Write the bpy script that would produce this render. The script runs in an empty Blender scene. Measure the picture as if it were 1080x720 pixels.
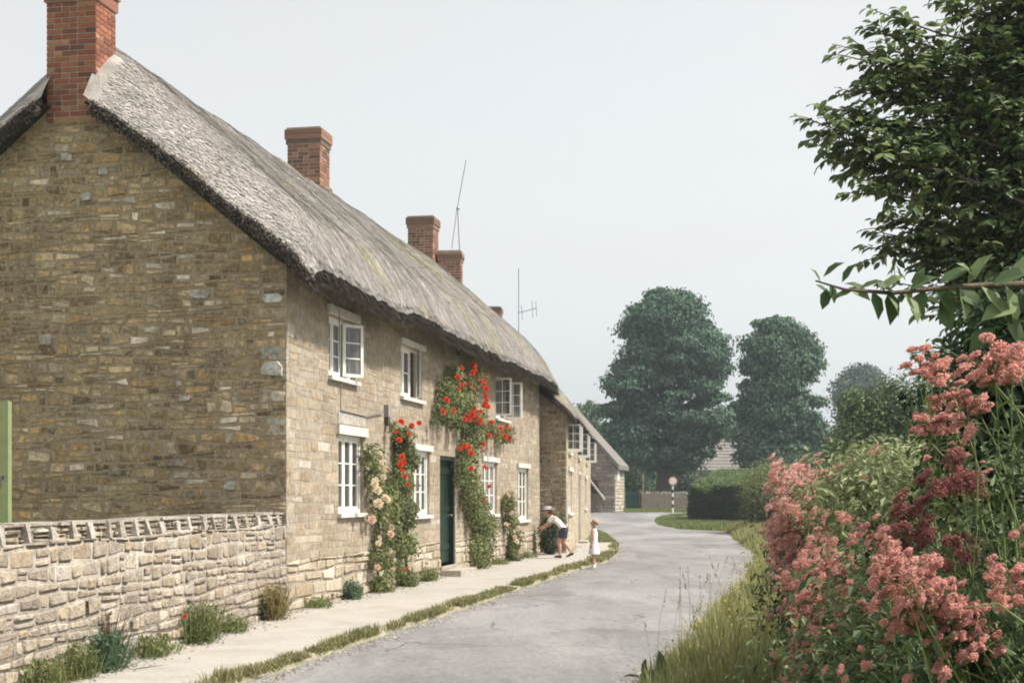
import bpy, math, random
import numpy as np
from mathutils import Vector, Matrix

SC = bpy.context.scene
COL = SC.collection
R = math.radians
rng = np.random.default_rng(7)
random.seed(7)
H0, VH, FPX = 1.6, 522.0, 1500.0


def W(u, v, Y):
    """pixel of the survey photo plus a distance -> a real position"""
    return np.array([(u - 540) / FPX * Y, Y, H0 + (VH - v) / FPX * Y])


# ------------------------------------------------------------------ noise
def _h(ix, iy, iz):
    n = (ix * 374761393 + iy * 668265263 + iz * 2147483647 + 1013904223) & 0xFFFFFFFF
    n = ((n ^ (n >> 13)) * 1274126177) & 0xFFFFFFFF
    n = (n ^ (n >> 16)) & 0xFFFFFFFF
    return n.astype(np.float64) / 0xFFFFFFFF


def vnoise(p, scale=1.0, octv=1):
    p = np.asarray(p, float) * scale
    if p.ndim == 1:
        p = p[None]
    out, a, tot = 0, 1.0, 0
    for o in range(octv):
        q = p * (2 ** o) + 17.3 * o
        i = np.floor(q).astype(np.int64)
        f = q - i
        f = f * f * (3 - 2 * f)
        r = 0
        for dx in (0, 1):
            for dy in (0, 1):
                for dz in (0, 1):
                    w = (f[:, 0] if dx else 1 - f[:, 0]) * (f[:, 1] if dy else 1 - f[:, 1]) * (f[:, 2] if dz else 1 - f[:, 2])
                    r = r + w * _h(i[:, 0] + dx, i[:, 1] + dy, i[:, 2] + dz)
        out = out + a * r
        tot += a
        a *= .5
    return out / tot


def sstep(a, b, x):
    t = np.clip((np.asarray(x, float) - a) / (b - a), 0, 1)
    return t * t * (3 - 2 * t)


# ------------------------------------------------------------------ mesh builder
class MB:
    def __init__(s):
        s.v, s.f, s.c, s.n = [], [], [], 0

    def add(s, V, F, C=(.5, .5, .5)):
        V = np.asarray(V, float).reshape(-1, 3)
        if isinstance(F, np.ndarray):
            Fs = [F]
        else:
            d = {}
            for f in F:
                d.setdefault(len(f), []).append(f)
            Fs = [np.array(x, dtype=np.int64) for x in d.values()]
        C = np.asarray(C, float)
        k = 0
        for F_ in Fs:
            m = len(F_)
            if C.ndim == 1:
                cc = np.tile(C[:3], (m, 1))
            else:
                cc = C[k:k + m]
            k += m
            s.f.append(F_ + s.n)
            s.c.append(cc)
        s.v.append(V)
        s.n += len(V)
        return s

    def box(s, lo, hi, T=None, C=(.5, .5, .5)):
        x0, y0, z0 = lo
        x1, y1, z1 = hi
        V = np.array([[x0, y0, z0], [x1, y0, z0], [x1, y1, z0], [x0, y1, z0], [x0, y0, z1], [x1, y0, z1], [x1, y1, z1], [x0, y1, z1]])
        if T is not None:
            V = T(V)
        F = np.array([[0, 3, 2, 1], [4, 5, 6, 7], [0, 1, 5, 4], [1, 2, 6, 5], [2, 3, 7, 6], [3, 0, 4, 7]])
        return s.add(V, F, C)

    def tube(s, pts, rad, sides=6, C=(.5, .5, .5), cap=True):
        pts = np.asarray(pts, float)
        n = len(pts)
        rad = np.broadcast_to(np.asarray(rad, float), (n,))
        tg = np.gradient(pts, axis=0)
        tg /= np.linalg.norm(tg, axis=1, keepdims=True) + 1e-9
        ref = np.array([0, 0, 1.0]) if abs(tg[0, 2]) < .9 else np.array([1.0, 0, 0])
        V = []
        for i in range(n):
            a = np.cross(tg[i], ref)
            a /= np.linalg.norm(a) + 1e-9
            b = np.cross(tg[i], a)
            for k in range(sides):
                th = 2 * math.pi * k / sides
                V.append(pts[i] + rad[i] * (a * math.cos(th) + b * math.sin(th)))
        F = []
        for i in range(n - 1):
            for k in range(sides):
                k2 = (k + 1) % sides
                F.append([i * sides + k, i * sides + k2, (i + 1) * sides + k2, (i + 1) * sides + k])
        s.add(V, np.array(F), C)
        if cap:
            m = (n - 1) * sides
            s.n -= 0
            s.add(V[:sides], [list(range(sides))], C)
            s.add(V[-sides:], [list(range(sides))[::-1]], C)
        return s

    def loft(s, rings, sides=12, C=(.5, .5, .5)):
        """rings: (centre, ax vector, ay vector)"""
        V = []
        for c, ax, ay in rings:
            for k in range(sides):
                th = 2 * math.pi * k / sides
                V.append(np.asarray(c) + np.asarray(ax) * math.cos(th) + np.asarray(ay) * math.sin(th))
        F = []
        for i in range(len(rings) - 1):
            for k in range(sides):
                k2 = (k + 1) % sides
                F.append([i * sides + k, i * sides + k2, (i + 1) * sides + k2, (i + 1) * sides + k])
        s.add(V, np.array(F), C)
        return s

    def mesh(s, name, origin, smooth=False):
        me = bpy.data.meshes.new(name)
        V = np.concatenate(s.v) - np.asarray(origin)
        loops = np.concatenate([f.ravel() for f in s.f])
        tot = np.concatenate([np.full(len(f), f.shape[1]) for f in s.f])
        st = np.concatenate([[0], np.cumsum(tot)[:-1]])
        me.vertices.add(len(V))
        me.vertices.foreach_set('co', V.ravel())
        me.loops.add(len(loops))
        me.loops.foreach_set('vertex_index', loops.astype(np.int32))
        me.polygons.add(len(tot))
        me.polygons.foreach_set('loop_start', st.astype(np.int32))
        me.polygons.foreach_set('loop_total', tot.astype(np.int32))
        me.update(calc_edges=True)
        a = me.attributes.new('col', 'FLOAT_COLOR', 'FACE')
        C = np.concatenate(s.c)
        C = np.concatenate([C, np.ones((len(C), 1))], 1)
        a.data.foreach_set('color', C.astype(np.float32).ravel())
        me.polygons.foreach_set('use_smooth', np.full(len(tot), bool(smooth)))
        me.validate()
        return me


ORG = {}


def tag(o, label=None, cat=None, group=None, kind=None):
    if label: o['label'] = label
    if cat: o['category'] = cat
    if group: o['group'] = group
    if kind: o['kind'] = kind
    return o


def thing(name, origin, label, cat, group=None):
    o = bpy.data.objects.new(name, None)
    COL.objects.link(o)
    o.location = origin
    o.empty_display_size = .2
    ORG[o.name] = np.array(origin, float)
    return tag(o, label, cat, group)


def part(name, mb, m, parent, smooth=False, label=None):
    org = ORG[parent.name]
    o = bpy.data.objects.new(name, mb.mesh(name, org, smooth))
    o.data.materials.append(m)
    COL.objects.link(o)
    o.parent = parent
    ORG[o.name] = org
    if label: o['label'] = label
    return o


def solo(name, mb, m, origin, smooth=False, label=None, cat=None, group=None, kind=None):
    o = bpy.data.objects.new(name, mb.mesh(name, origin, smooth))
    o.data.materials.append(m)
    COL.objects.link(o)
    o.location = origin
    ORG[o.name] = np.array(origin, float)
    return tag(o, label, cat, group, kind)


# ------------------------------------------------------------------ materials
def mat(name, color=None, rough=.9, noise=(8, .25), bump=(30, .3, .01), spec=.2, trans=0.0, tint2=None, n2=(1.2, .5), stretch=None, tint3=None, n3=(4, .5, .5, .62)):
    m = bpy.data.materials.new(name)
    m.use_nodes = True
    N, L = m.node_tree.nodes, m.node_tree.links
    b = N['Principled BSDF']
    b.inputs['Roughness'].default_value = rough
    b.inputs['Specular IOR Level'].default_value = spec
    tc = N.new('ShaderNodeTexCoord')
    src = tc.outputs['Object']
    if stretch:
        mp = N.new('ShaderNodeMapping')
        mp.inputs['Scale'].default_value = stretch
        L.new(src, mp.inputs[0])
        src = mp.outputs[0]
    if color is None:
        at = N.new('ShaderNodeAttribute')
        at.attribute_name = 'col'
        c = at.outputs['Color']
    else:
        rgb = N.new('ShaderNodeRGB')
        rgb.outputs[0].default_value = (*color, 1)
        c = rgb.outputs[0]
    if tint2:
        nz = N.new('ShaderNodeTexNoise')
        nz.inputs['Scale'].default_value = n2[0]
        nz.inputs['Detail'].default_value = 6
        L.new(src, nz.inputs['Vector'])
        rp = N.new('ShaderNodeMapRange')
        rp.inputs[1].default_value = .42
        rp.inputs[2].default_value = .68
        rp.inputs[4].default_value = n2[1]
        L.new(nz.outputs['Fac'], rp.inputs[0])
        mx = N.new('ShaderNodeMix')
        mx.data_type = 'RGBA'
        L.new(rp.outputs[0], mx.inputs['Factor'])
        L.new(c, mx.inputs['A'])
        mx.inputs['B'].default_value = (*tint2, 1)
        c = mx.outputs['Result']
    if tint3:
        nz = N.new('ShaderNodeTexNoise')
        nz.inputs['Scale'].default_value = n3[0]
        nz.inputs['Detail'].default_value = 7
        nz.inputs['Roughness'].default_value = .7
        off = N.new('ShaderNodeVectorMath')
        off.inputs[1].default_value = (13.1, 7.7, 3.3)
        L.new(src, off.inputs[0])
        L.new(off.outputs[0], nz.inputs['Vector'])
        rp = N.new('ShaderNodeMapRange')
        rp.inputs[1].default_value = n3[2]
        rp.inputs[2].default_value = n3[3]
        rp.inputs[4].default_value = n3[1]
        L.new(nz.outputs['Fac'], rp.inputs[0])
        mx = N.new('ShaderNodeMix')
        mx.data_type = 'RGBA'
        L.new(rp.outputs[0], mx.inputs['Factor'])
        L.new(c, mx.inputs['A'])
        mx.inputs['B'].default_value = (*tint3, 1)
        c = mx.outputs['Result']
    if noise:
        nz = N.new('ShaderNodeTexNoise')
        nz.inputs['Scale'].default_value = noise[0]
        nz.inputs['Detail'].default_value = 8
        nz.inputs['Roughness'].default_value = .65
        L.new(src, nz.inputs['Vector'])
        rp = N.new('ShaderNodeMapRange')
        rp.inputs[1].default_value = .25
        rp.inputs[2].default_value = .75
        rp.inputs[3].default_value = 1 - noise[1]
        rp.inputs[4].default_value = 1 + noise[1]
        L.new(nz.outputs['Fac'], rp.inputs[0])
        vm = N.new('ShaderNodeVectorMath')
        vm.operation = 'SCALE'
        L.new(c, vm.inputs[0])
        L.new(rp.outputs[0], vm.inputs['Scale'])
        c = vm.outputs[0]
    L.new(c, b.inputs['Base Color'])
    if bump:
        nz = N.new('ShaderNodeTexNoise')
        nz.inputs['Scale'].default_value = bump[0]
        nz.inputs['Detail'].default_value = 6
        L.new(src, nz.inputs['Vector'])
        bp = N.new('ShaderNodeBump')
        bp.inputs['Strength'].default_value = bump[1]
        bp.inputs['Distance'].default_value = bump[2]
        L.new(nz.outputs['Fac'], bp.inputs['Height'])
        L.new(bp.outputs[0], b.inputs['Normal'])
    if trans:
        tr = N.new('ShaderNodeBsdfTranslucent')
        L.new(c, tr.inputs['Color'])
        ms = N.new('ShaderNodeMixShader')
        ms.inputs[0].default_value = trans
        L.new(b.outputs[0], ms.inputs[1])
        L.new(tr.outputs[0], ms.inputs[2])
        L.new(ms.outputs[0], N['Material Output'].inputs['Surface'])
    return m


M = {}
M['stone'] = mat('stone_masonry', None, .95, (14, .38), (45, .6, .012), tint2=(.16, .145, .11), n2=(1.7, .30))
M['gable_stone'] = mat('weathered_gable_stone', None, .95, (16, .55), (40, .9, .025), tint2=(.165, .118, .066), n2=(2.6, .75), tint3=(.60, .50, .375), n3=(11, .7, .52, .68))
M['render'] = mat('limewashed_stone', None, .95, (12, .36), (38, .7, .012), tint2=(.235, .18, .125), n2=(1.3, .7), tint3=(.41, .375, .33), n3=(5, .45, .52, .66))
M['dry_stone'] = mat('dry_stone', None, .95, (14, .45), (35, .8, .02), tint2=(.23, .20, .17), n2=(2.2, .6), tint3=(.45, .43, .41), n3=(7, .5, .54, .68))
M['brick'] = mat('old_brick', None, .9, (25, .3), (60, .4, .006))
M['thatch'] = mat('weathered_thatch', None, .95, (6, .35), (60, .9, .03), tint2=(.22, .20, .17), n2=(1.1, .6), stretch=None)
M['thatch_shade'] = mat('shade_toned_thatch', (.040, .032, .025), 1, (9, .5), (40, .9, .03))  # thatch underside coloured dark so the eaves read as in shade
M['straw'] = mat('thatch_straw', None, .85, (3, .2), None, trans=.1)
M['white_paint'] = mat('old_white_paint', (.76, .74, .69), .6, (12, .12), (30, .15, .003), spec=.3)
M['white_stone'] = mat('painted_lintel', (.56, .54, .50), .9, (10, .2), (40, .3, .004))
M['green_paint'] = mat('dark_green_paint', (.007, .024, .013), .45, (6, .25), (20, .2, .004), spec=.4)
M['pale_green'] = mat('pale_green_paint', (.24, .285, .14), .6, (6, .12), (20, .2, .003), spec=.3)
M['gate_green'] = mat('gate_green_paint', (.02, .085, .065), .6, (4, .2), None, spec=.3)
M['curtain'] = mat('brown_curtain', (.26, .19, .11), .9, (5, .2), None)
M['net'] = mat('net_curtain_with_reflection', (.50, .51, .52), .9, (5, .2), None)  # net lightened to stand in for sky reflected in the panes
M['wood'] = mat('weathered_wood', (.24, .19, .14), .9, (6, .3), (30, .4, .01))
M['metal'] = mat('dull_metal', (.16, .16, .17), .5, (10, .2), None, spec=.5)
M['road'] = mat('chipped_road', (.185, .178, .18), .95, (22, .22), (150, .5, .008), tint2=(.27, .258, .252), n2=(.55, .9), stretch=(1.0, .35, 1), tint3=(.115, .11, .11), n3=(1.9, .6, .5, .70))
def crackle(m, scale, width, dark):
    N, L = m.node_tree.nodes, m.node_tree.links
    b = N['Principled BSDF']
    src = b.inputs['Base Color'].links[0].from_socket
    tc = N.new('ShaderNodeTexCoord')
    nz = N.new('ShaderNodeTexNoise'); nz.inputs['Scale'].default_value = 1.7; nz.inputs['Detail'].default_value = 5
    L.new(tc.outputs['Object'], nz.inputs['Vector'])
    mx = N.new('ShaderNodeMix'); mx.data_type = 'VECTOR'; mx.inputs['Factor'].default_value = .28
    L.new(tc.outputs['Object'], mx.inputs['A']); L.new(nz.outputs['Color'], mx.inputs['B'])
    vo = N.new('ShaderNodeTexVoronoi'); vo.feature = 'DISTANCE_TO_EDGE'; vo.inputs['Scale'].default_value = scale
    L.new(mx.outputs['Result'], vo.inputs['Vector'])
    r1 = N.new('ShaderNodeMapRange'); r1.inputs[2].default_value = width; r1.inputs[3].default_value = 1; r1.inputs[4].default_value = 0
    L.new(vo.outputs['Distance'], r1.inputs[0])
    n2 = N.new('ShaderNodeTexNoise'); n2.inputs['Scale'].default_value = .45; n2.inputs['Detail'].default_value = 3
    L.new(tc.outputs['Object'], n2.inputs['Vector'])
    r2 = N.new('ShaderNodeMapRange'); r2.inputs[1].default_value = .48; r2.inputs[2].default_value = .58
    L.new(n2.outputs['Fac'], r2.inputs[0])
    mu = N.new('ShaderNodeMath'); mu.operation = 'MULTIPLY'
    L.new(r1.outputs[0], mu.inputs[0]); L.new(r2.outputs[0], mu.inputs[1])
    # patches: whole cells a little darker or paler
    vc = N.new('ShaderNodeTexVoronoi'); vc.inputs['Scale'].default_value = .42
    L.new(mx.outputs['Result'], vc.inputs['Vector'])
    sp = N.new('ShaderNodeSeparateColor'); L.new(vc.outputs['Color'], sp.inputs[0])
    r3 = N.new('ShaderNodeMapRange'); r3.inputs[3].default_value = .86; r3.inputs[4].default_value = 1.14
    L.new(sp.outputs[0], r3.inputs[0])
    vm = N.new('ShaderNodeVectorMath'); vm.operation = 'SCALE'
    L.new(src, vm.inputs[0]); L.new(r3.outputs[0], vm.inputs['Scale'])
    fin = N.new('ShaderNodeMix'); fin.data_type = 'RGBA'
    L.new(mu.outputs[0], fin.inputs['Factor']); L.new(vm.outputs[0], fin.inputs['A'])
    fin.inputs['B'].default_value = (*dark, 1)
    L.new(fin.outputs['Result'], b.inputs['Base Color'])


crackle(M['road'], .8, .012, (.085, .08, .078))
M['path'] = mat('dusty_path', (.35, .325, .295), .98, (25, .18), (70, .4, .01), tint2=(.27, .25, .21), n2=(1.6, .6))
M['soil'] = mat('grassy_ground', (.13, .145, .055), 1, (5, .35), (20, .5, .03), tint2=(.19, .17, .08), n2=(1.1, .7))
M['leaf'] = mat('leaf', None, .55, None, None, spec=.3, trans=.34)
M['leaf_far'] = mat('far_leaf', None, .7, None, None, spec=.15, trans=.15)
M['bark'] = mat('bark', (.11, .09, .07), .95, (8, .3), (20, .6, .03))
M['stem'] = mat('green_stem', (.17, .21, .08), .7, (8, .2), None)
M['petal'] = mat('petal', None, .7, None, None, spec=.2, trans=.45)
M['skin'] = mat('skin', (.50, .29, .20), .6, (10, .08), None, spec=.3)
M['cloth'] = mat('cloth', None, .9, (20, .08), (90, .2, .003))
M['hair'] = mat('hair', None, .7, (40, .35), (120, .6, .006))
M['sign'] = mat('sign_enamel', None, .4, (6, .1), None, spec=.4)
M['slate'] = mat('old_tile_roof', (.20, .185, .17), .95, (3, .3), (12, .5, .04))

g = bpy.data.materials.new('window_glass')
g.use_nodes = True
N, L = g.node_tree.nodes, g.node_tree.links
b = N['Principled BSDF']
b.inputs['Base Color'].default_value = (.10, .105, .11, 1)
b.inputs['Roughness'].default_value = .06
b.inputs['Specular IOR Level'].default_value = .9
tr = N.new('ShaderNodeBsdfTransparent')
ms = N.new('ShaderNodeMixShader')
ms.inputs[0].default_value = .5
L.new(tr.outputs[0], ms.inputs[1])
L.new(b.outputs[0], ms.inputs[2])
L.new(ms.outputs[0], N['Material Output'].inputs['Surface'])
M['glass'] = g


# ------------------------------------------------------------------ ground shape
RR = np.array([(-12, -3.6), (0, -1.2), (12.1, 1.2), (14.3, 1.67), (19.35, 2.76), (27.3, 4.55), (35.3, 6.02), (40, 6.83), (44.4, 7.3), (52, 8.1), (58, 8.9), (60.5, 9.0), (61.6, 8.2), (63, 7.4), (68, 7.0), (73, 7.3), (78, 8.2), (82, 9.4), (84.5, 12), (86, 26), (90, 60)])
RL = np.array([(-12, -6.8), (12.2, -2.2), (15, -1.68), (20.3, -.58), (28.9, 1.12), (31.2, 1.62), (34, 2.3), (38.1, 2.8), (45.3, 3.4), (55.8, 3.7), (60.5, 3.5), (61.8, 1.5), (63, -30), (95, -30)])


def XR(Y): return np.interp(Y, RR[:, 0], RR[:, 1])
def XL(Y): return np.interp(Y, RL[:, 0], RL[:, 1])


def gz(X, Y):
    X = np.asarray(X, float)
    Y = np.asarray(Y, float)
    z = .6 * sstep(50, 100, Y) + np.clip(Y - 100, 0, None) * .02 + 4.5 * sstep(150, 330, Y)
    q = X - np.interp(Y, [-12, 0, 12, 20, 27, 35, 44, 60], [-3.6, -1.2, 1.2, 2.9, 4.5, 6.0, 7.3, 9.5])
    bank = sstep(.9, 2.7, q) * (1.0 - .75 * sstep(16, 45, Y)) * (1 - sstep(55, 62, Y))
    lip = .05 * sstep(.0, .35, q) * (1 - sstep(55, 60, Y))
    return z + bank + lip


def ground_patch(xs, ys, dz=0, bumpy=0):
    X, Y = np.meshgrid(xs, ys)
    Z = gz(X, Y) + dz
    if bumpy:
        Z = Z + bumpy * (vnoise(np.stack([X.ravel(), Y.ravel(), 0 * X.ravel()], 1), 1.3, 2).reshape(X.shape) - .5) * (np.abs(X - XR(Y)) > .3)
    V = np.stack([X, Y, Z], -1).reshape(-1, 3)
    ny, nx = X.shape
    i = np.arange(nx * ny).reshape(ny, nx)
    F = np.stack([i[:-1, :-1], i[:-1, 1:], i[1:, 1:], i[1:, :-1]], -1).reshape(-1, 4)
    return V, F


xs = np.unique(np.concatenate([[-1500, -700, -350, -180, -100, -60], np.linspace(-40, -8, 17), np.arange(-8, 16, .3), np.linspace(16, 60, 23), [80, 120, 200, 400, 800, 1500]]))
ys = np.unique(np.concatenate([[-800, -200, -60, -20], np.arange(-12, 62, .35), np.linspace(62, 110, 50), np.linspace(112, 350, 60), [450, 700, 1500, 3000]]))
mb = MB()
V, F = ground_patch(xs, ys)
mb.add(V, F)
solo('ground', mb, M['soil'], (0, 0, 0), kind='structure', smooth=True)


def strip(fl, fr, ys, nx, dz, camber=0.0):
    mb = MB()
    t = np.linspace(0, 1, nx)
    X = np.array([fl(y) + (fr(y) - fl(y)) * t for y in ys])
    Y = np.repeat(np.array(ys)[:, None], nx, 1)
    base = .6 * sstep(50, 100, Y)
    Z = base + dz + camber * (1 - (2 * t - 1) ** 2)
    V = np.stack([X, Y, Z], -1).reshape(-1, 3)
    i = np.arange(X.size).reshape(X.shape)
    F = np.stack([i[:-1, :-1], i[:-1, 1:], i[1:, 1:], i[1:, :-1]], -1).reshape(-1, 4)
    mb.add(V, F)
    return mb


def wob(y, s, a): return a * float(vnoise(np.array([[y * 1.0, s, 0]]), 1.6, 3)[0] - .5)


ys = np.concatenate([np.arange(-12, 60, .25), np.arange(60, 88.1, .25)])
mb = strip(lambda y: float(XL(y)) - .03 + wob(y, 3, .16), lambda y: float(XR(y)) + wob(y, 9, .5) + .02, ys, 14, .006, .03)
solo('road', mb, M['road'], (0, 0, 0), kind='structure', smooth=True)

# house frames
C0 = np.array([-2.975, 18.75, 0.0])


class Frame:
    def __init__(s, o, d):
        d = np.array([d[0], d[1], 0.0])
        s.d = d / np.linalg.norm(d)
        s.n = np.array([s.d[1], -s.d[0], 0])
        s.o = np.array(o, float)

    def __call__(s, P):
        P = np.asarray(P, float).reshape(-1, 3)
        return s.o + P[:, :1] * s.d + P[:, 1:2] * s.n + P[:, 2:3] * np.array([0, 0, 1.0])

    def s_at(s, u, t=0):
        w = (u - 540) / FPX
        o = s.o + t * s.n
        return (w * o[1] - o[0]) / (s.d[0] - w * s.d[1])

    def inv(s, P):
        P = np.asarray(P, float) - s.o
        return np.array([P @ s.d, P @ s.n, P[2]])


A = Frame(C0, (.1886, .9821))
LA = 19.75


def wall_x(Y):  # foot of boundary wall / front wall
    return np.interp(Y, [2, 10.8, 12.6, 18.75, 38.15, 38.3, 58, 60], [-4.6, -3.95, -3.72, -2.975, .75, 1.44, 3.2, 3.2])


def strip_in(y):  # outer edge of footpath (inner edge of grass strip)
    return float(np.interp(y, [2, 12, 16, 20.3, 28.9, 33, 38, 44, 47], [-4.0, -2.44, -1.66, -.80, .80, 1.6, 2.5, 3.1, 3.3])) + wob(y, 5, .22)


ys = np.arange(3, 47, .2)
mb = strip(lambda y: float(wall_x(y)) - .25, strip_in, ys, 8, .055)
V = mb.v[0]
V[:, 2] += .02 * (vnoise(V, 1.5, 2) - .5)
solo('footpath', mb, M['path'], (0, 0, 0), kind='structure', smooth=True)
# raised grass strip base between the path and the road
mb = MB()
for y0 in np.arange(3, 46, .25):
    y1 = y0 + .25
    a0, a1 = strip_in(y0) - .06, strip_in(y1) - .06
    b0, b1 = float(XL(y0)) + wob(y0, 3, .16), float(XL(y1)) + wob(y1, 3, .16)
    V = [[a0, y0, .056], [b0 - .06, y0, .05], [b0, y0, -.01], [a1, y1, .056], [b1 - .06, y1, .05], [b1, y1, -.01]]
    mb.add(V, np.array([[0, 1, 4, 3], [1, 2, 5, 4]]))
M['dust'] = mat('dusty_turf', (.27, .24, .175), 1, (9, .3), (30, .5, .02), tint2=(.17, .17, .08), n2=(2.5, .8))
solo('grass_strip_earth', mb, M['dust'], (0, 0, 0), kind='structure')


# ------------------------------------------------------------------ masonry
def rubble(mb, T, a0, a1, z0, z1, ch, cw, colf, allowed=None, relief=.02, gap=.008, jit=.25, wave=.02, r=None, split=.15, flip=1, clipz=None):
    """lays stone by stone: every stone is a bevelled lump of its own shape.  T maps (a, out, z) to the world"""
    r = r or random
    z = z0
    k = 0
    ph = r.random() * 10
    def line(k, a): return wave * (math.sin(a * 1.9 + k * 1.7 + ph) + .6 * math.sin(a * 4.3 + k * 2.9))
    while z < z1 - .02:
        h = ch * r.uniform(.65, 1.4) if jit else ch
        h = min(h, z1 - z)
        ivs = allowed(z, z + h) if allowed else [(a0, a1)]
        for (b0, b1) in ivs:
            a = b0
            while a < b1 - .01:
                w = cw * r.uniform(.45, 1.75) if jit else (cw if ((k + int((a - b0) / cw * 1.0)) % 3) else cw * .5)
                if not jit and a == b0 and k % 2: w = cw * .5
                if b1 - a - w < cw * .3: w = b1 - a
                w = min(w, b1 - a)
                parts_ = [(0, 1)]
                if jit and r.random() < split and h > ch * .9:
                    m_ = r.uniform(.35, .65)
                    parts_ = [(0, m_), (m_, 1)]
                for (p0, p1) in parts_:
                    def zz(x, p): return z + h * p + (line(k, x) * (1 - p) + line(k + 1, x) * p) * (0 if z + h * p <= z0 + .001 else 1)
                    g_ = gap * r.uniform(.6, 1.6) if jit else gap * .5
                    xa, xb = a + g_, a + w - g_
                    if xb - xa < .015: continue
                    za0, zb0, za1, zb1 = zz(xa, p0) + g_, zz(xb, p0) + g_, zz(xa, p1) - g_, zz(xb, p1) - g_
                    hh = max(za1 - za0, .01)
                    c = min(hh, xb - xa) * (.22 if jit else .03)
                    def J(): return r.uniform(0, jit) * c * 1.2
                    P = [(xa + c * r.uniform(.4, 1.4), za0 + J()), (xb - c * r.uniform(.4, 1.4), zb0 + J()), (xb - J(), zb0 + c * r.uniform(.4, 1.4)), (xb - J(), zb1 - c * r.uniform(.4, 1.4)),
                         (xb - c * r.uniform(.4, 1.4), zb1 - J()), (xa + c * r.uniform(.4, 1.4), za1 - J()), (xa + J(), za1 - c * r.uniform(.4, 1.4)), (xa + J(), za0 + c * r.uniform(.4, 1.4))]
                    cx, cz = sum(p[0] for p in P) / 8, sum(p[1] for p in P) / 8
                    if clipz and clipz(cx) < cz + hh * .4: continue
                    rl = relief * r.uniform(.4, 1.3) if jit else relief
                    ins = min(.25, (relief * .7) / max(hh, .03)) if jit else .04
                    V = []
                    for p in P: V.append((p[0], -.02, p[1]))
                    for p in P:
                        V.append((cx + (p[0] - cx) * (1 - ins * .35), rl * .7, cz + (p[1] - cz) * (1 - ins * .5)))
                    tx, tz = r.uniform(-.15, .15) * relief * 2, r.uniform(-.15, .15) * relief * 2
                    for p in P:
                        V.append((cx + (p[0] - cx) * (1 - ins * 1.5), rl + tx * (p[0] - cx) / w + tz * (p[1] - cz) / hh, cz + (p[1] - cz) * (1 - ins * 2)))
                    F4 = []
                    for i in range(8):
                        j = (i + 1) % 8
                        F4.append([i, j, 8 + j, 8 + i][::flip])
                        F4.append([8 + i, 8 + j, 16 + j, 16 + i][::flip])
                    F8 = [[16 + i for i in range(8)][::flip]]
                    col = colf(cx, cz, r)
                    mb.add(T(np.array(V)), np.array(F4), col)
                    mb.add(T(np.array(V)), np.array(F8), col)
                a += w
        z += h
        k += 1
    return mb


def pick(r, opts):
    t = r.random() * sum(o[0] for o in opts)
    for o in opts:
        t -= o[0]
        if t <= 0: break
    k = r.uniform(.82, 1.18)
    return tuple(min(.9, c * k) for c in o[1])


def col_gable(x, z, r):
    m = float(vnoise(np.array([[x * .9, z * 1.5, 4.0]]), 1.0, 3)[0])     # beds of darker and paler stone
    return tuple(np.array(col_gable0(x, z, r)) * (.55 + .95 * m) * [1.06, 1, .90])


def col_gable0(x, z, r):
    return pick(r, [(6, (.37, .29, .19)), (4, (.44, .35, .235)), (3, (.24, .19, .125)), (2.2, (.50, .35, .19)), (2.2, (.54, .46, .36)), (.9, (.66, .62, .57)), (2.4, (.31, .27, .215)), (.9, (.15, .12, .08))])


def col_front(x, z, r): return tuple(np.array(col_front0(x, z, r)) * [1.03, .97, .89])


def col_front0(x, z, r):
    if z < .75:
        return pick(r, [(5, (.39, .35, .28)), (3, (.43, .395, .34)), (2, (.33, .285, .21)), (1.2, (.49, .46, .41))])
    return pick(r, [(6, (.32, .275, .22)), (3, (.335, .295, .24)), (2, (.36, .32, .27)), (1.3, (.285, .235, .175)), (.22, (.46, .44, .41))])


def col_dry(x, z, r): return tuple(np.array(col_dry0(x, z, r)) * [1.02, .96, .88])


def col_dry0(x, z, r):
    return pick(r, [(5, (.32, .285, .24)), (4, (.36, .33, .29)), (2, (.26, .235, .20)), (1.6, (.34, .285, .215)), (1.0, (.43, .41, .38)), (.8, (.27, .23, .18))])


def col_barn(x, z, r):
    return pick(r, [(5, (.30, .26, .22)), (4, (.35, .31, .27)), (2, (.24, .21, .17)), (1, (.36, .29, .2))])


def col_brick(x, z, r):
    return pick(r, [(6, (.25, .095, .06)), (3, (.30, .125, .075)), (2, (.18, .07, .05)), (1.2, (.34, .18, .11)), (.4, (.15, .07, .05))])


def col_brick_d(x, z, r):
    return pick(r, [(4, (.25, .13, .09)), (3, (.20, .105, .075)), (2, (.31, .18, .13)), (1.5, (.13, .085, .065))])


def plane_open(mb, T, a0, a1, z0, z1, ops, C, depth=.24, ztop=None):
    As = sorted({a0, a1, *[o[0] for o in ops], *[o[1] for o in ops]})
    Zs = sorted({z0, z1, *[o[2] for o in ops], *[o[3] for o in ops]})
    for i in range(len(As) - 1):
        for j in range(len(Zs) - 1):
            ca, cz = (As[i] + As[i + 1]) / 2, (Zs[j] + Zs[j + 1]) / 2
            if any(o[0] < ca < o[1] and o[2] < cz < o[3] for o in ops): continue
            V = [(As[i], 0, Zs[j]), (As[i + 1], 0, Zs[j]), (As[i + 1], 0, Zs[j + 1]), (As[i], 0, Zs[j + 1])]
            mb.add(T(np.array(V)), np.array([[0, 1, 2, 3]]), C)
    for o in ops:
        c = [(o[0], o[2]), (o[1], o[2]), (o[1], o[3]), (o[0], o[3])]
        for i in range(4):
            p, q = c[i], c[(i + 1) % 4]
            V = [(p[0], 0, p[1]), (q[0], 0, q[1]), (q[0], -depth, q[1]), (p[0], -depth, p[1])]
            mb.add(T(np.array(V)), np.array([[0, 1, 2, 3]]), tuple(np.array(C) * 1.25))


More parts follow.
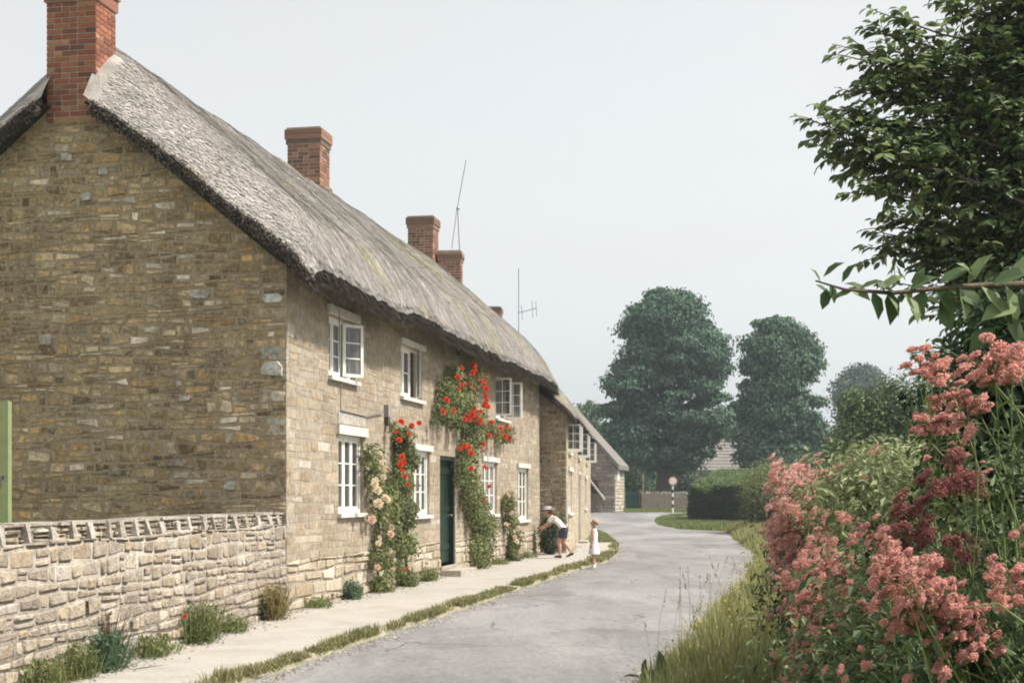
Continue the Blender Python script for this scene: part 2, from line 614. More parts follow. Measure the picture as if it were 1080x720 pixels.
# ------------------------------------------------------------------ windows
def leafF(fr, s_h, t_h, ang, side):
    """frame of a hung casement: x runs from the hinge, y is thickness. side=+1 closes toward +s, -1 toward -s"""
    ca, sa = math.cos(ang), math.sin(ang)
    def T(P):
        P = np.asarray(P, float).reshape(-1, 3)
        s_ = s_h + side * P[:, 0] * ca + side * P[:, 1] * -sa * side
        t_ = t_h + P[:, 0] * sa + P[:, 1] * ca
        return fr(np.stack([s_, t_, P[:, 2]], 1))
    return T


def sash(mb, gb, T, w, z0, z1, cols, rows, st=.045, th=.035, bar=.018):
    mb.box((0, 0, z0), (st, th, z1), T).box((w - st, 0, z0), (w, th, z1), T)
    mb.box((st, 0, z0), (w - st, th, z0 + st), T).box((st, 0, z1 - st), (w - st, th, z1), T)
    for i in range(1, cols):
        x = st + (w - 2 * st) * i / cols
        mb.box((x - bar / 2, .004, z0 + st), (x + bar / 2, th - .006, z1 - st), T)
    for j in range(1, rows):
        z = z0 + st + (z1 - z0 - 2 * st) * j / rows
        mb.box((st, .006, z - bar / 2), (w - st, th - .008, z + bar / 2), T)
    gb.box((st - .004, th / 2 - .002, z0 + st - .004), (w - st + .004, th / 2 + .002, z1 - st + .004), T)


def window(house, fr, s0, s1, z0, z1, lights, lintel=None, sill=True, back='net', rec=.09, bars=(2, 3), sillw=.06, fw=.05, open_=None):
    """lights: number; open_: {index: (side, angle)}  side 'L'/'R' = which stile is hinged"""
    open_ = open_ or {}
    mb, gb = MB(), MB()
    t0, t1 = -rec - .06, -rec
    mb.box((s0, t0, z0), (s0 + fw, t1, z1), fr).box((s1 - fw, t0, z0), (s1, t1, z1), fr)
    mb.box((s0 + fw, t0, z1 - fw), (s1 - fw, t1, z1), fr).box((s0 + fw, t0, z0), (s1 - fw, t1, z0 + fw), fr)
    n = lights
    lw = (s1 - s0 - 2 * fw) / n
    cas = []
    for i in range(n):
        a = s0 + fw + i * lw
        if i: mb.box((a - .018, t0 + .004, z0 + fw), (a + .018, t1 - .003, z1 - fw), fr)
        g0 = .019
        if i in open_:
            side, ang = open_[i]
            cas.append((a, lw, side, ang))
        else:
            def T(P, a=a):
                P = np.asarray(P, float).reshape(-1, 3)
                return fr(np.stack([a + g0 + P[:, 0], t0 + .012 + P[:, 1], P[:, 2]], 1))
            sash(mb, gb, T, lw - 2 * g0, z0 + fw + .002, z1 - fw - .002, *bars)
    win = part('window', mb, M['white_paint'], house)
    part('pane', gb, M['glass'], win) if gb.n else None
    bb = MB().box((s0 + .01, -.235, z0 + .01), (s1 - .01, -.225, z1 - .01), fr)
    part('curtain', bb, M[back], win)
    if sill:
        part('sill', MB().box((s0 - .07, -rec + .002, z0 - sillw), (s1 + .07, .07, z0 - .004), fr), M['white_stone'], win)
    if lintel:
        part('lintel', MB().box((s0 - .1, -.02, z1 + .004), (s1 + .12, .05, z1 + lintel), fr), M['white_stone'], win)
    for (a, lw_, side, ang) in cas:
        cb, cg = MB(), MB()
        if side == 'L': T = leafF(fr, a + .02, t1 + .01, ang, 1)
        else: T = leafF(fr, a + lw_ - .02, t1 + .01, ang, -1)
        sash(cb, cg, T, lw_ - .03, z0 + fw, z1 - fw, *bars)
        part('casement', cb, M['white_paint'], win)
        part('casement_pane', cg, M['glass'], win)
    return win


# ------------------------------------------------------------------ thatch
def thatch(house, fr, L, half, zr, slope, ov_s, ov_t, roll_s, roll_t, under0, under_sl, nstr, r, seed=0, both=(1, 1), hole=None, tone=1.0):
    """half: distance eaves wall - ridge (t=-half). z = zr - slope*|t+half| with rounded verges and eaves"""
    s = np.concatenate([np.linspace(-ov_s, 1.2, 18), np.arange(1.35, L - 1.2, .15), np.linspace(L - 1.1, L + ov_s, 14)])
    t = np.concatenate([np.linspace(ov_t, -.4, 14), np.linspace(-.5, -half + .3, 26), np.linspace(-half + .2, -half - .2, 5), np.linspace(-half - .3, -2 * half + .4, 20), np.linspace(-2 * half + .3, -2 * half - ov_t, 12)])

    def ztop(S, T_):
        dt = np.abs(T_ + half)
        dt2 = np.sqrt(dt ** 2 + .03) - .1
        z = zr - slope * dt2
        e0 = np.clip(1 - (S + ov_s) / 1.15, 0, 1)
        e1 = np.clip(1 - (L + ov_s - S) / .9, 0, 1)
        rs = roll_s * (1 + .5 * np.exp(-(dt / 1.3) ** 2))
        et = np.clip(1 - (half + ov_t - dt) / .7, 0, 1)
        a_, b_ = rs * e0 ** 2 * both[0] + rs * e1 ** 2 * both[1] * .10, roll_t * et ** 2
        z = z - (a_ ** 4 + b_ ** 4) ** .25
        P = np.stack([S.ravel() + seed, T_.ravel(), 0 * S.ravel()], 1)
        z = z + ((vnoise(P, .8, 2) - .5) * .14 + (vnoise(P * np.array([1, .35, 1]), 4.5, 2) - .5) * .075).reshape(S.shape)
        return z
    S, T_ = np.meshgrid(s, t, indexing='ij')
    ns, nt = S.shape
    # ragged edges
    rag = .05 * (vnoise(np.stack([S.ravel(), T_.ravel(), 0 * S.ravel() + 3], 1), 5, 2).reshape(S.shape) - .5)
    Tj = T_.copy()
    Tj[:, 0] += rag[:, 0] * 2
    Sj = S.copy()
    Sj[0, :] += rag[0, :] * 1.6
    Z = ztop(Sj, Tj)
    top = fr(np.stack([Sj.ravel(), Tj.ravel(), Z.ravel()], 1))
    Tb = T_ * 1.0
    Sb = np.clip(S, -ov_s + .05, L + ov_s - .05)
    Tb = np.clip(Tb, -2 * half - ov_t + .06, ov_t - .06)
    Zb = under0 + half * under_sl - under_sl * np.abs(Tb + half)
    over = np.clip(np.abs(Tb + half) - half, 0, None)
    Zb = Zb + (under_sl - .38) * over
    Zb = np.minimum(Zb, Z - .10)
    bot = fr(np.stack([Sb.ravel(), Tb.ravel(), Zb.ravel()], 1))
    i = np.arange(ns * nt).reshape(ns, nt)
    F = np.stack([i[:-1, :-1], i[1:, :-1], i[1:, 1:], i[:-1, 1:]], -1).reshape(-1, 4)
    per = np.concatenate([i[:, 0], i[-1, 1:], i[::-1, -1][1:], i[0, ::-1][1:-1]])
    mb = MB()
    def tcol(P, n_):
        k = vnoise(P, 1.0, 3)[:, None]
        k2 = vnoise(P * np.array([1, 1, 1]), 6, 2)[:, None]
        li = sstep(.56, .7, vnoise(P + 31, .9, 3))[:, None]
        c = np.array([.345, .322, .302]) * tone * (1 - .35 * (k - .5)) * (.8 + .4 * k2)
        return c * (1 - .5 * li) + np.array([.37, .345, .21]) * .5 * li
    cc = tcol(top[F[:, 0]], 0)
    keep = np.ones(len(F), bool)
    if hole:
        Sc, Tc = Sj.ravel()[F].mean(1), Tj.ravel()[F].mean(1)
        keep = ~((Sc < hole[0]) & (np.abs(Tc + half) < hole[1]))
    mb.add(top, F[keep], cc[keep])
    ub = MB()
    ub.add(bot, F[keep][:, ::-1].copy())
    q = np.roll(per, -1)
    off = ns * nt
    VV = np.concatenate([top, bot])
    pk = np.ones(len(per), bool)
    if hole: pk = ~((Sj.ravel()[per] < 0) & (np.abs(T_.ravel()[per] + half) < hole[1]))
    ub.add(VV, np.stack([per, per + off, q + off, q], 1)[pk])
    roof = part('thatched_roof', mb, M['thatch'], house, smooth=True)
    part('thatch_underside', ub, M['thatch_shade'], roof)
    # loose straw ends over the coat
    n = nstr
    ss = r.uniform(-ov_s, L + ov_s, n)
    h_ = hole or (-9, 0)
    tt = np.where(r.random(n) < .93, r.uniform(-half, ov_t, n), r.uniform(-2 * half, -half, n))
    okh = ~((ss < h_[0] + .05) & (np.abs(tt + half) < h_[1] + .12))
    ss, tt = ss[okh], tt[okh]
    n = len(ss)
    sg = np.where(tt > -half, 1.0, -1.0)
    ln = r.uniform(.07, .24, n)
    wd = r.uniform(.003, .008, n)
    sk = r.normal(0, .13, n)
    eps = .0

    def P3(a, b, lift):
        return fr(np.stack([a, b, ztop(a, b) + lift], 1))
    hx = ln * .76
    a0_, b0_ = ss, tt
    a1_, b1_ = ss + sk * ln, tt + sg * hx
    b1c = np.clip(b1_, -2 * half - ov_t - .04, ov_t + .05)
    p0 = P3(a0_ - wd, b0_, -.004)
    p1 = P3(a0_ + wd, b0_, -.004)
    lift = r.uniform(.008, .035, n)
    p2 = P3(a1_ + wd, b1c, lift)
    p3 = P3(a1_ - wd, b1c, lift)
    V = np.stack([p0, p1, p2, p3], 1).reshape(-1, 3)
    F = np.arange(4 * n).reshape(n, 4)
    c = tcol(p0, 0) * r.uniform(.6, 1.45, (n, 1))
    mb = MB().add(V, F, c)
    # hanging fringe along the eaves and the near verge, straw darkened to look shaded
    m = int(nstr * .20)
    se = r.uniform(-ov_s, L + ov_s, m)
    te = ov_t + r.uniform(-.08, .02, m)
    z0_ = ztop(se, te)
    P0 = fr(np.stack([se, te, z0_ - r.uniform(0, .18, m)], 1))
    dirn = fr.n[None] * r.uniform(.03, .10, (m, 1)) + fr.d[None] * r.normal(0, .02, (m, 1)) + np.array([0, 0, -1.0]) * r.uniform(.03, .11, (m, 1))
    side = fr.d[None] * .006
    V = np.stack([P0 - side, P0 + side, P0 + dirn + side, P0 + dirn - side], 1).reshape(-1, 3)
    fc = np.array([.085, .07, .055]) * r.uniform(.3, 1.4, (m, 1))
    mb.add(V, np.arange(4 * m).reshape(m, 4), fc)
    if both[0]:
        m = int(nstr * .10)
        te = r.uniform(-2 * half, ov_t, m)
        se = np.full(m, -ov_s) + r.uniform(-.01, .06, m)
        if hole:
            ok = np.abs(te + half) > hole[1] + .05
            te, se, m = te[ok], se[ok], int(ok.sum())
        P0 = fr(np.stack([se, te, ztop(se, te) - r.uniform(0, .14, m)], 1))
        dirn = -fr.d[None] * r.uniform(.02, .07, (m, 1)) + fr.n[None] * (r.normal(0, .03, (m, 1)) + .04) + np.array([0, 0, -1.0]) * r.uniform(.0, .09, (m, 1))
        side = fr.n[None] * .006
        V = np.stack([P0 - side, P0 + side, P0 + dirn + side, P0 + dirn - side], 1).reshape(-1, 3)
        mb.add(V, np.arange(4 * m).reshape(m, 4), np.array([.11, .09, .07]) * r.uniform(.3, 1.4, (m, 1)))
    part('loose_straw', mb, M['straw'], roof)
    return roof, ztop


def chimney(parent, fr, s0, s1, tc, hw, z0, z1, cap=.28, colf=col_brick, proud=.045, flaunch=True, seed=1, mort=(.52, .48, .42), pots=0):
    r = random.Random(seed)
    mb = MB()
    mb.box((s0 + .01, tc - hw + .01, z0), (s1 - .01, tc + hw - .01, z1), fr, C=mort)
    def faces(s0, s1, tc, hw, z0, z1):
        w, d = 2 * hw, s1 - s0
        rubble(mb, lambda P: fr(np.stack([s0 + .006 - P[:, 1], tc - hw + P[:, 0], P[:, 2]], 1)), 0, w, z0, z1, .075, .225, colf, relief=.006, gap=.011, jit=0, wave=0, r=r)
        rubble(mb, lambda P: fr(np.stack([s0 + P[:, 0], tc + hw - .006 + P[:, 1], P[:, 2]], 1)), 0, d, z0, z1, .075, .225, colf, relief=.006, gap=.011, jit=0, wave=0, r=r)
        rubble(mb, lambda P: fr(np.stack([s1 - .006 + P[:, 1], tc - hw + P[:, 0], P[:, 2]], 1)), 0, w, z0, z1, .075, .225, colf, relief=.006, gap=.011, jit=0, wave=0, r=r, flip=-1)
        rubble(mb, lambda P: fr(np.stack([s0 + P[:, 0], tc - hw + .006 - P[:, 1], P[:, 2]], 1)), 0, d, z0, z1, .075, .225, colf, relief=.006, gap=.011, jit=0, wave=0, r=r, flip=-1)
    faces(s0, s1, tc, hw, z0, z1)
    ch = part('chimney', mb, M['brick'], parent)
    mb = MB()
    q = proud
    n = 3
    for i in range(n):
        pq = q * (1.0 if i else .5)
        a, b_ = z1 + cap * i / n, z1 + cap * (i + 1) / n
        c = colf(0, 0, r)
        mb.box((s0 - pq, tc - hw - pq, a + .004), (s1 + pq, tc + hw + pq, b_ - .004), fr, C=tuple(np.array(c) * .75 + np.array([.05, .04, .035])))
    mb.box((s0 - .02, tc - hw - .02, z1), (s1 + .02, tc + hw + .02, z1 + cap - .005), fr, C=mort)
    mb.box((s0 - q * .3, tc - hw - q * .3, z1 + cap - .003), (s1 + q * .3, tc + hw + q * .3, z1 + cap + .04), fr, C=(.34, .30, .26))
    part('chimney_cap', mb, M['brick'], ch)
    return ch


# ------------------------------------------------------------------ COTTAGE ROW, NEAR
def zA(u, v): return H0 + (VH - v) / FPX * (C0[1] + A.s_at(u) * A.d[1])


cot = thing('thatched_cottage', tuple(A([[LA / 2, -3, 0]])[0]), 'long thatched stone cottage nearest the camera, brick chimney on its gable', 'cottage', 'thatched cottages along the lane')
S_ = lambda u: A.s_at(u)
win_specs = [  # s0,s1,z0,z1
    (S_(347), S_(375), 3.33, 4.22), (S_(423), S_(445), 3.30, 4.20), (S_(523), S_(536), 3.36, 4.32),
    (S_(357), S_(383), 1.33, 2.50), (S_(435), S_(453), 1.24, 2.40), (S_(509), S_(524), 1.18, 2.34), (S_(546), S_(557), .98, 2.28)]
door_spec = (S_(464), S_(480), .24, 2.36)
ops = win_specs + [door_spec]


def allowA(z0, z1, a0=0.0, a1=LA):
    ivs = [(a0 + .0, a1)]
    for o in ops:
        zt = o[3] + .15 if o is not door_spec else o[3] + .02
        zb = o[2] - .055
        if o is door_spec: zb = -.2
        if z1 > zb + .02 and z0 < zt - .02:
            nv = []
            for (p, q) in ivs:
                l, h = o[0] - .01, o[1] + .01
                if h <= p or l >= q: nv.append((p, q)); continue
                if l > p + .04: nv.append((p, l))
                if h < q - .04: nv.append((h, q))
            ivs = nv
    return ivs


US = .82          # underside slope
UZ = 4.63         # underside height at the wall
GH = 3.05
rw = random.Random(3)
mb = MB()
WT = 4.62
plane_open(mb, A, 0, LA, -.3, WT, ops, (.31, .27, .215))
# gable backings + back wall
mG = (.36, .285, .195)
for s_ in (0.0, LA):
    mb.add(A([[s_, 0, -.3], [s_, -2 * GH, -.3], [s_, -2 * GH, UZ], [s_, -GH, UZ + GH * US + .1], [s_, 0, UZ]]), [[0, 1, 2, 3, 4] if s_ == 0 else [4, 3, 2, 1, 0]], mG)
mb.add(A([[0, -2 * GH, -.3], [LA, -2 * GH, -.3], [LA, -2 * GH, WT], [0, -2 * GH, WT]]), [[0, 1, 2, 3]], mG)
# front stones: big blocks at the foot, flush limewashed courses above
rubble(mb, A, 0, LA, -.1, .72, .17, .48, col_front, allowA, relief=.026, gap=.007, jit=.7, wave=.02, r=rw, split=.15)
rubble(mb, A, 0, LA, .72, WT, .13, .36, col_front, lambda a, b: [(max(p, .0), q) for p, q in allowA(a, b)], relief=.004, gap=.004, jit=.9, wave=.014, r=rw, split=.15)
part('front_wall', mb, M['render'], cot)
# gable stones
mb = MB()
TG = lambda P: A(np.stack([-P[:, 1], -P[:, 0], P[:, 2]], 1))
gl = lambda a: UZ + .0 + US * (GH - abs(a - GH))


def allowG(z0, z1):
    zt = z0 + .04
    if zt <= UZ: return [(.0, 2 * GH)]
    k = (zt - UZ) / US
    return [] if k > GH - .1 else [(k, 2 * GH - k)]


rubble(mb, TG, 0, 2 * GH, -.1, 6.70, .10, .22, col_gable, allowG, relief=.012, gap=.003, jit=1.3, wave=.032, r=rw, split=.22, flip=-1)
# quoins at the corner, standing a little proud on both faces
z = .15
k = 0
while z < 4.45:
    h = rw.uniform(.16, .30)
    la, lb = (.30, .15) if k % 2 else (.15, .22)
    la *= rw.uniform(.8, 1.2)
    if rw.random() < .42:
        c = pick(rw, [(3, (.46, .42, .35)), (2, (.52, .49, .44)), (1, (.40, .33, .24))])
        mb.box((-.012, -la, z + .008), (lb, .005, z + h - .008), A, C=tuple(np.array(c) * .85))
    z += h
    k += 1
for (u, v, wpx, hpx) in [(180, 488, 26, 9), (207, 311, 24, 12), (55, 160, 14, 11), (77, 203, 13, 10), (253, 310, 0, 0), (286, 391, 26, 18), (206, 388, 0, 0), (287, 317, 24, 11), (97, 177, 12, 8), (76, 490, 0, 0), (190, 420, 16, 6), (112, 497, 18, 9), (240, 512, 14, 12), (30, 355, 16, 16)]:
    if not wpx: continue
    Y = 19.0
    a = (302 - u) / 79.0
    z = H0 + (VH - v) * Y / FPX
    c = pick(rw, [(1, (.52, .51, .50)), (1, (.47, .46, .45))])
    w_, h_ = wpx / 79 / 2, hpx / 79 / 2
    j = lambda: rw.uniform(.6, 1)
    Pf = [(a - w_ * j(), z - h_ * .8), (a + w_ * j(), z - h_ * j()), (a + w_, z), (a + w_ * j(), z + h_ * j()), (a - w_ * .6, z + h_), (a - w_, z + h_ * .3)]
    V = [(p[0], .0, p[1]) for p in Pf] + [(a + (p[0] - a) * .9, .034, z + (p[1] - z) * .88) for p in Pf]
    mb.add(TG(np.array(V)), [[i, (i + 1) % 6, 6 + (i + 1) % 6, 6 + i] for i in range(6)] + [[6, 7, 8, 9, 10, 11]], c)
part('gable_wall', mb, M['gable_stone'], cot)

r2 = np.random.default_rng(5)
roofA, ztA = thatch(cot, A, LA, GH, 8.02, .87, .30, .42, .60, .50, UZ, US, 170000, r2, hole=(.50, .34))
# chimneys (the gable stack stands flush with the gable)
chimney(cot, A, -.022, .56, -GH - .06 + .05, .365, 6.66, 8.30, cap=.5, seed=2, proud=.05)
sb = S_  # ridge distances
def ridge_s(u): return A.s_at(u, -GH - .345)
def ridge_z(u, v): return H0 + (VH - v) / FPX * A([[ridge_s(u), -GH - .345, 0]])[0][1]
chimney(roofA if False else cot, A, ridge_s(303), ridge_s(303) + .62, -GH, .345, 7.3, ridge_z(303, 135) - .34, cap=.30, seed=3, colf=col_brick_d)
chimney(cot, A, ridge_s(430), ridge_s(430) + .62, -GH, .345, 7.3, ridge_z(430, 228) - .32, cap=.28, seed=4, colf=col_brick_d)
# cement fillets where the stacks meet the thatch
for (s_, w_) in ((ridge_s(303), .62), (ridge_s(430), .62)):
    mb = MB()
    for dt in np.linspace(-.36, .36, 7):
        a = A([[s_ + w_ + .03, -GH + dt, float(ztA(np.array([s_ + w_ + .03]), np.array([-GH + dt]))[0]) + .05]])[0]
        mb.add([a + [-.05, -.05, -.12], a + [.06, -.05, -.12], a + [.06, .08, -.1], a + [-.05, .08, -.1], a + [-.04, -.03, .05], a + [.02, -.03, .03], a + [.02, .05, .03], a + [-.04, .05, .05]],
               np.array([[0, 3, 2, 1], [4, 5, 6, 7], [0, 1, 5, 4], [1, 2, 6, 5], [2, 3, 7, 6], [3, 0, 4, 7]]), (.42, .38, .33))
    part('mortar_fillet', mb, M['dry_stone'], cot)

w1, w2, w3, w4, w5, w6, w7 = win_specs
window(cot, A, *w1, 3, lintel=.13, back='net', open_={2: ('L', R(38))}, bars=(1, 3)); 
window(cot, A, *w2, 3, lintel=.10, back='curtain', open_={2: ('R', R(22))}, bars=(1, 2))
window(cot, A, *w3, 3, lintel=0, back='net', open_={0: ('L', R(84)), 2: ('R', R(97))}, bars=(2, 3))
window(cot, A, *w4, 3, lintel=.14, bars=(1, 3), rec=.05)
window(cot, A, *w5, 3, lintel=.11, back='curtain', bars=(1, 3), rec=.05)
window(cot, A, *w6, 3, lintel=.11, bars=(2, 3), rec=.05)
window(cot, A, *w7, 3, lintel=.11, back='curtain', bars=(1, 3), rec=.05)
# hood board over the first ground window
part('plaster_patch', MB().box((w4[0] - .05, -.01, w4[3] + .16), (w4[1] + .06, .016, w4[3] + .36), A, C=(.40, .37, .33)), M['dry_stone'], cot)
# door
s0, s1, z0, z1 = door_spec
mb = MB()
n = 6
for i in range(n):
    a = s0 + .07 + (s1 - s0 - .14) * i / n
    mb.box((a + .003, -.15, z0 + .05), (a + (s1 - s0 - .14) / n - .003, -.115, z1 - .08), A)
mb.box((s0 + .06, -.17, z0 + .04), (s1 - .06, -.145, z1 - .07), A)
for zz in (z0 + .3, z0 + 1.05, z1 - .35):
    mb.box((s0 + .09, -.116, zz), (s1 - .09, -.095, zz + .1), A)
door = part('door', mb, M['green_paint'], cot)
mb = MB().tube(A([[s1 - .16, -.12, 1.2], [s1 - .16, -.05, 1.2]]), .012).tube(A([[s1 - .16, -.06, 1.2], [s1 - .16, -.025, 1.2]]), .028, 10)
part('handle', mb, M['metal'], door, smooth=True)
mb = MB().box((s0, -.2, z0), (s0 + .07, -.02, z1), A).box((s1 - .07, -.2, z0), (s1, -.02, z1), A).box((s0 + .07, -.2, z1 - .08), (s1 - .07, -.02, z1), A)
part('door_frame', mb, M['green_paint'], door)
mb = MB().box((s0 + .0, -.24, z0 - .06), (s1, .04, z0), A, C=(.36, .32, .27)).box((s0 - .05, -.2, -.02), (s1 + .1, .42, .17), A, C=(.40, .36, .31))
part('doorstep', mb, M['dry_stone'], cot)
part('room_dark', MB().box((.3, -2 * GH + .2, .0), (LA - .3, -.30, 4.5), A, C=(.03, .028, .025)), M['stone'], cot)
# cable down the wall, junction box
pts = A([[.3, .05, 4.5], [1.6, .05, 4.42], [2.1, .05, 4.3], [2.2, .04, 3.3], [2.25, .03, 2.85], [3.5, .03, 2.83], [4.5, .04, 2.95]])
part('cable', MB().tube(pts, .009, 5), M['metal'], cot)
sj = S_(406)
mb = MB().box((sj - .07, .0, 2.88), (sj + .09, .08, 3.08), A, C=(.26, .25, .24))
mb.box((sj - .05, .01, 2.74), (sj + .07, .07, 2.88), A, C=(.07, .06, .05))
part('junction_box', mb, M['sign'], cot)

# ------------------------------------------------------------------ SECOND ROW
B = Frame((1.46, 38.2, 0), (.088, .996))
LB = 19.6
cot2 = thing('thatched_cottage', tuple(B([[LB / 2, -3, 0]])[0]), 'second thatched cottage, standing forward beyond the long one, open casements under its eaves', 'cottage', 'thatched cottages along the lane')
HB = 2.9
opsB = [(1.0, 2.5, 2.78, 3.62), (7.2, 8.7, 2.78, 3.62), (14.4, 15.9, 2.78, 3.62), (1.0, 3.2, 1.1, 2.27), (13.4, 14.9, 1.1, 2.2), (7.7, 9.0, .12, 2.35)]


def allowB(z0, z1):
    ivs = [(0, LB)]
    for o in opsB:
        if z1 > o[2] - .06 and z0 < o[3] + .02:
            nv = []
            for (p, q) in ivs:
                l, h = o[0] - .01, o[1] + .01
                if h <= p or l >= q: nv.append((p, q)); continue
                if l > p: nv.append((p, l))
                if h < q: nv.append((h, q))
            ivs = nv
    return ivs


UB = 3.78
USB = .80
mb = MB()
plane_open(mb, B, 0, LB, -.3, UB + .05, opsB, (.42, .36, .27))
for s_ in (0.0, LB):
    mb.add(B([[s_, 0, -.3], [s_, -2 * HB, -.3], [s_, -2 * HB, UB], [s_, -HB, UB + HB * USB + .1], [s_, 0, UB]]), [[0, 1, 2, 3, 4]], mG)
mb.add(B([[0, -2 * HB, -.3], [LB, -2 * HB, -.3], [LB, -2 * HB, UB], [0, -2 * HB, UB]]), [[0, 1, 2, 3]], mG)
rubble(mb, B, 0, LB, -.1, UB + .05, .15, .32, lambda x, z, r: pick(r, [(5, (.44, .37, .27)), (3, (.41, .35, .26)), (2, (.47, .41, .32))]), allowB, relief=.007, gap=.005, jit=.7, wave=.01, r=rw)
part('front_wall', mb, M['render'], cot2)
mb = MB()
TB = lambda P: B(np.stack([-P[:, 1], -P[:, 0], P[:, 2]], 1))
rubble(mb, TB, 0, 2.2, -.1, 5.3, .12, .26, lambda x, z, r: pick(r, [(5, (.24, .20, .14)), (3, (.29, .25, .18)), (2, (.19, .165, .12)), (1, (.36, .32, .26))]),
       lambda a, b: [(max(0, (a - UB) / USB), 2.2)] if (a - UB) / USB < 2.1 else [], relief=.02, gap=.007, jit=.5, wave=.01, r=rw, flip=-1)
part('return_wall', mb, M['gable_stone'], cot2)
roofB, ztB = thatch(cot2, B, LB, HB, 6.75, .87, .25, .26, .35, .36, UB, USB, 40000, np.random.default_rng(9), seed=50, tone=.72)
for o in opsB[:3]:
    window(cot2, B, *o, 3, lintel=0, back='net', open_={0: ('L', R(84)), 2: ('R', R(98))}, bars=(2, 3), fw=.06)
window(cot2, B, *opsB[3], 3, lintel=.12, bars=(1, 3), fw=.09, rec=.04)
window(cot2, B, *opsB[4], 2, lintel=.12, bars=(1, 3), fw=.09, rec=.04)
o = opsB[5]
mb = MB().box((o[0] + .07, -.16, o[2]), (o[1] - .07, -.1, o[3] - .07), B)
dB = part('door', mb, M['wood'], cot2)
part('door_frame', MB().box((o[0], -.2, o[2]), (o[0] + .07, .03, o[3]), B).box((o[1] - .07, -.2, o[2]), (o[1], .03, o[3]), B).box((o[0] + .07, -.2, o[3] - .07), (o[1] - .07, .03, o[3]), B), M['white_stone'], dB)
part('doorstep', MB().box((o[0] - .05, -.2, -.02), (o[1] + .05, .3, .12), B, C=(.4, .36, .3)), M['dry_stone'], cot2)


def ridgeB(u): return B.s_at(u, -HB)


s4_ = B.s_at(462, -HB - .5)
print('S4', s4_, ridge_s(303), ridge_z(303, 135), ridge_s(430), ridge_z(430, 228))
chimney(cot2, B, s4_, s4_ + .5, -HB - .2, .30, 6.0, H0 + (VH - 264) / FPX * B([[s4_, -HB - .5, 0]])[0][1] - .28, cap=.24, seed=5, colf=col_brick_d)
chimney(cot2, B, 8.6, 9.2, -HB, .28, 6.0, 7.55, cap=.25, seed=6, colf=col_brick_d)


# ------------------------------------------------------------------ television aerials
def aerial(label, base, segs, group='television aerials on the roofs'):
    t = thing('television_aerial', tuple(base), label, 'aerial', group)
    for nm, pts, r_ in segs:
        part(nm, MB().tube(np.array(pts), r_, 5), M['metal'], t)
    return t


Y = 39.7
aerial('tall thin aerial leaning over the chimney stacks of the cottage row', W(484, 283, Y), [
    ('mast', [W(485.5, 285, Y), W(482.6, 219, Y)], .013), ('brace', [W(476.5, 262, Y + .2), W(482, 219, Y)], .009),
    ('dipole_rod', [W(482, 221, Y), W(491.5, 169, Y)], .011), ('bracket', [W(481, 219, Y), W(485, 221, Y)], .02)])
Y = 50
aerial('slim upright aerial with a small crossed head above the second cottage', W(547, 362, Y), [
    ('mast', [W(547, 365, Y), W(547, 283, Y)], .014), ('boom', [W(546, 330, Y), W(566, 325, Y - .4)], .012),
    ('element', [W(561, 317, Y), W(562, 335, Y)], .010), ('element', [W(565, 318, Y), W(566, 333, Y)], .010), ('element', [W(550, 322, Y), W(551, 338, Y)], .010)])

# ------------------------------------------------------------------ BOUNDARY WALL (near left)
bw = thing('boundary_wall', (-3.6, 14.5, 0), 'low rubble stone garden wall with upright coping stones running up to the cottage corner', 'wall')
p_far, p_near = np.array([-2.99, 18.74, 0]), np.array([-4.05, 9.5, 0])
LW = np.linalg.norm(p_far - p_near)
D = Frame(p_near, (p_far - p_near)[:2])
mb = MB()
mb.box((0, -.38, -.2), (LW, .006, 1.21), D, C=(.31, .275, .23))
wtop = lambda s: 1.20 + .03 * math.sin(s * 1.3)
rubble(mb, D, 0, LW, -.08, 1.22, .12, .25, col_dry, relief=.024, gap=.004, jit=.65, wave=.02, r=rw, split=.18)
part('rubble_face', mb, M['dry_stone'], bw, smooth=True)
mb = MB()
mb.box((0, -.34, 1.205), (LW, -.062, 1.345), D, C=(.22, .175, .12))
rubble(mb, lambda P: D(np.stack([P[:, 0], P[:, 1] - .06, P[:, 2]], 1)), 0, LW, 1.215, 1.34, .06, .22, lambda x, z, r: pick(r, [(3, (.31, .265, .20)), (2, (.36, .32, .26)), (1, (.26, .21, .15))]), relief=.03, gap=.006, jit=.9, wave=0, r=rw)
s_ = .05
while s_ < LW - .1:
    w_ = rw.uniform(.05, .12)
    h_ = rw.uniform(.125, .16)
    c = pick(rw, [(3, (.36, .33, .29)), (2, (.30, .265, .22)), (2, (.42, .39, .35))])
    lean = rw.uniform(-.025, .025)
    z0_ = 1.212
    j = [rw.uniform(-.012, .012) for _ in range(12)]
    V = [(s_, -.36, z0_), (s_ + w_, -.36, z0_), (s_ + w_, .01 + j[8], z0_), (s_, .01 + j[9], z0_),
         (s_ + lean + j[0], -.33, z0_ + h_ + j[1]), (s_ + w_ + lean + j[2], -.33, z0_ + h_ + j[3]), (s_ + w_ + lean + j[4], -.02 + j[5], z0_ + h_ + j[6]), (s_ + lean + j[7], -.02 + j[10], z0_ + h_ + j[11])]
    mb.add(D(np.array(V)), np.array([[0, 3, 2, 1], [4, 5, 6, 7], [0, 1, 5, 4], [1, 2, 6, 5], [2, 3, 7, 6], [3, 0, 4, 7]]), c)
    s_ += w_ + rw.uniform(.22, .40)
s_ = 0
while s_ < LW:
    w_ = min(rw.uniform(.25, .6), LW - s_)
    mb.box((s_ + .004, -.37, 1.347 + rw.uniform(0, .004)), (s_ + w_ - .004, -.035 + rw.uniform(-.02, .015), 1.372 + rw.uniform(-.006, .012)), D, C=pick(rw, [(1, (.36, .33, .29)), (1, (.30, .26, .21))]))
    s_ += w_
part('coping', mb, M['dry_stone'], bw)

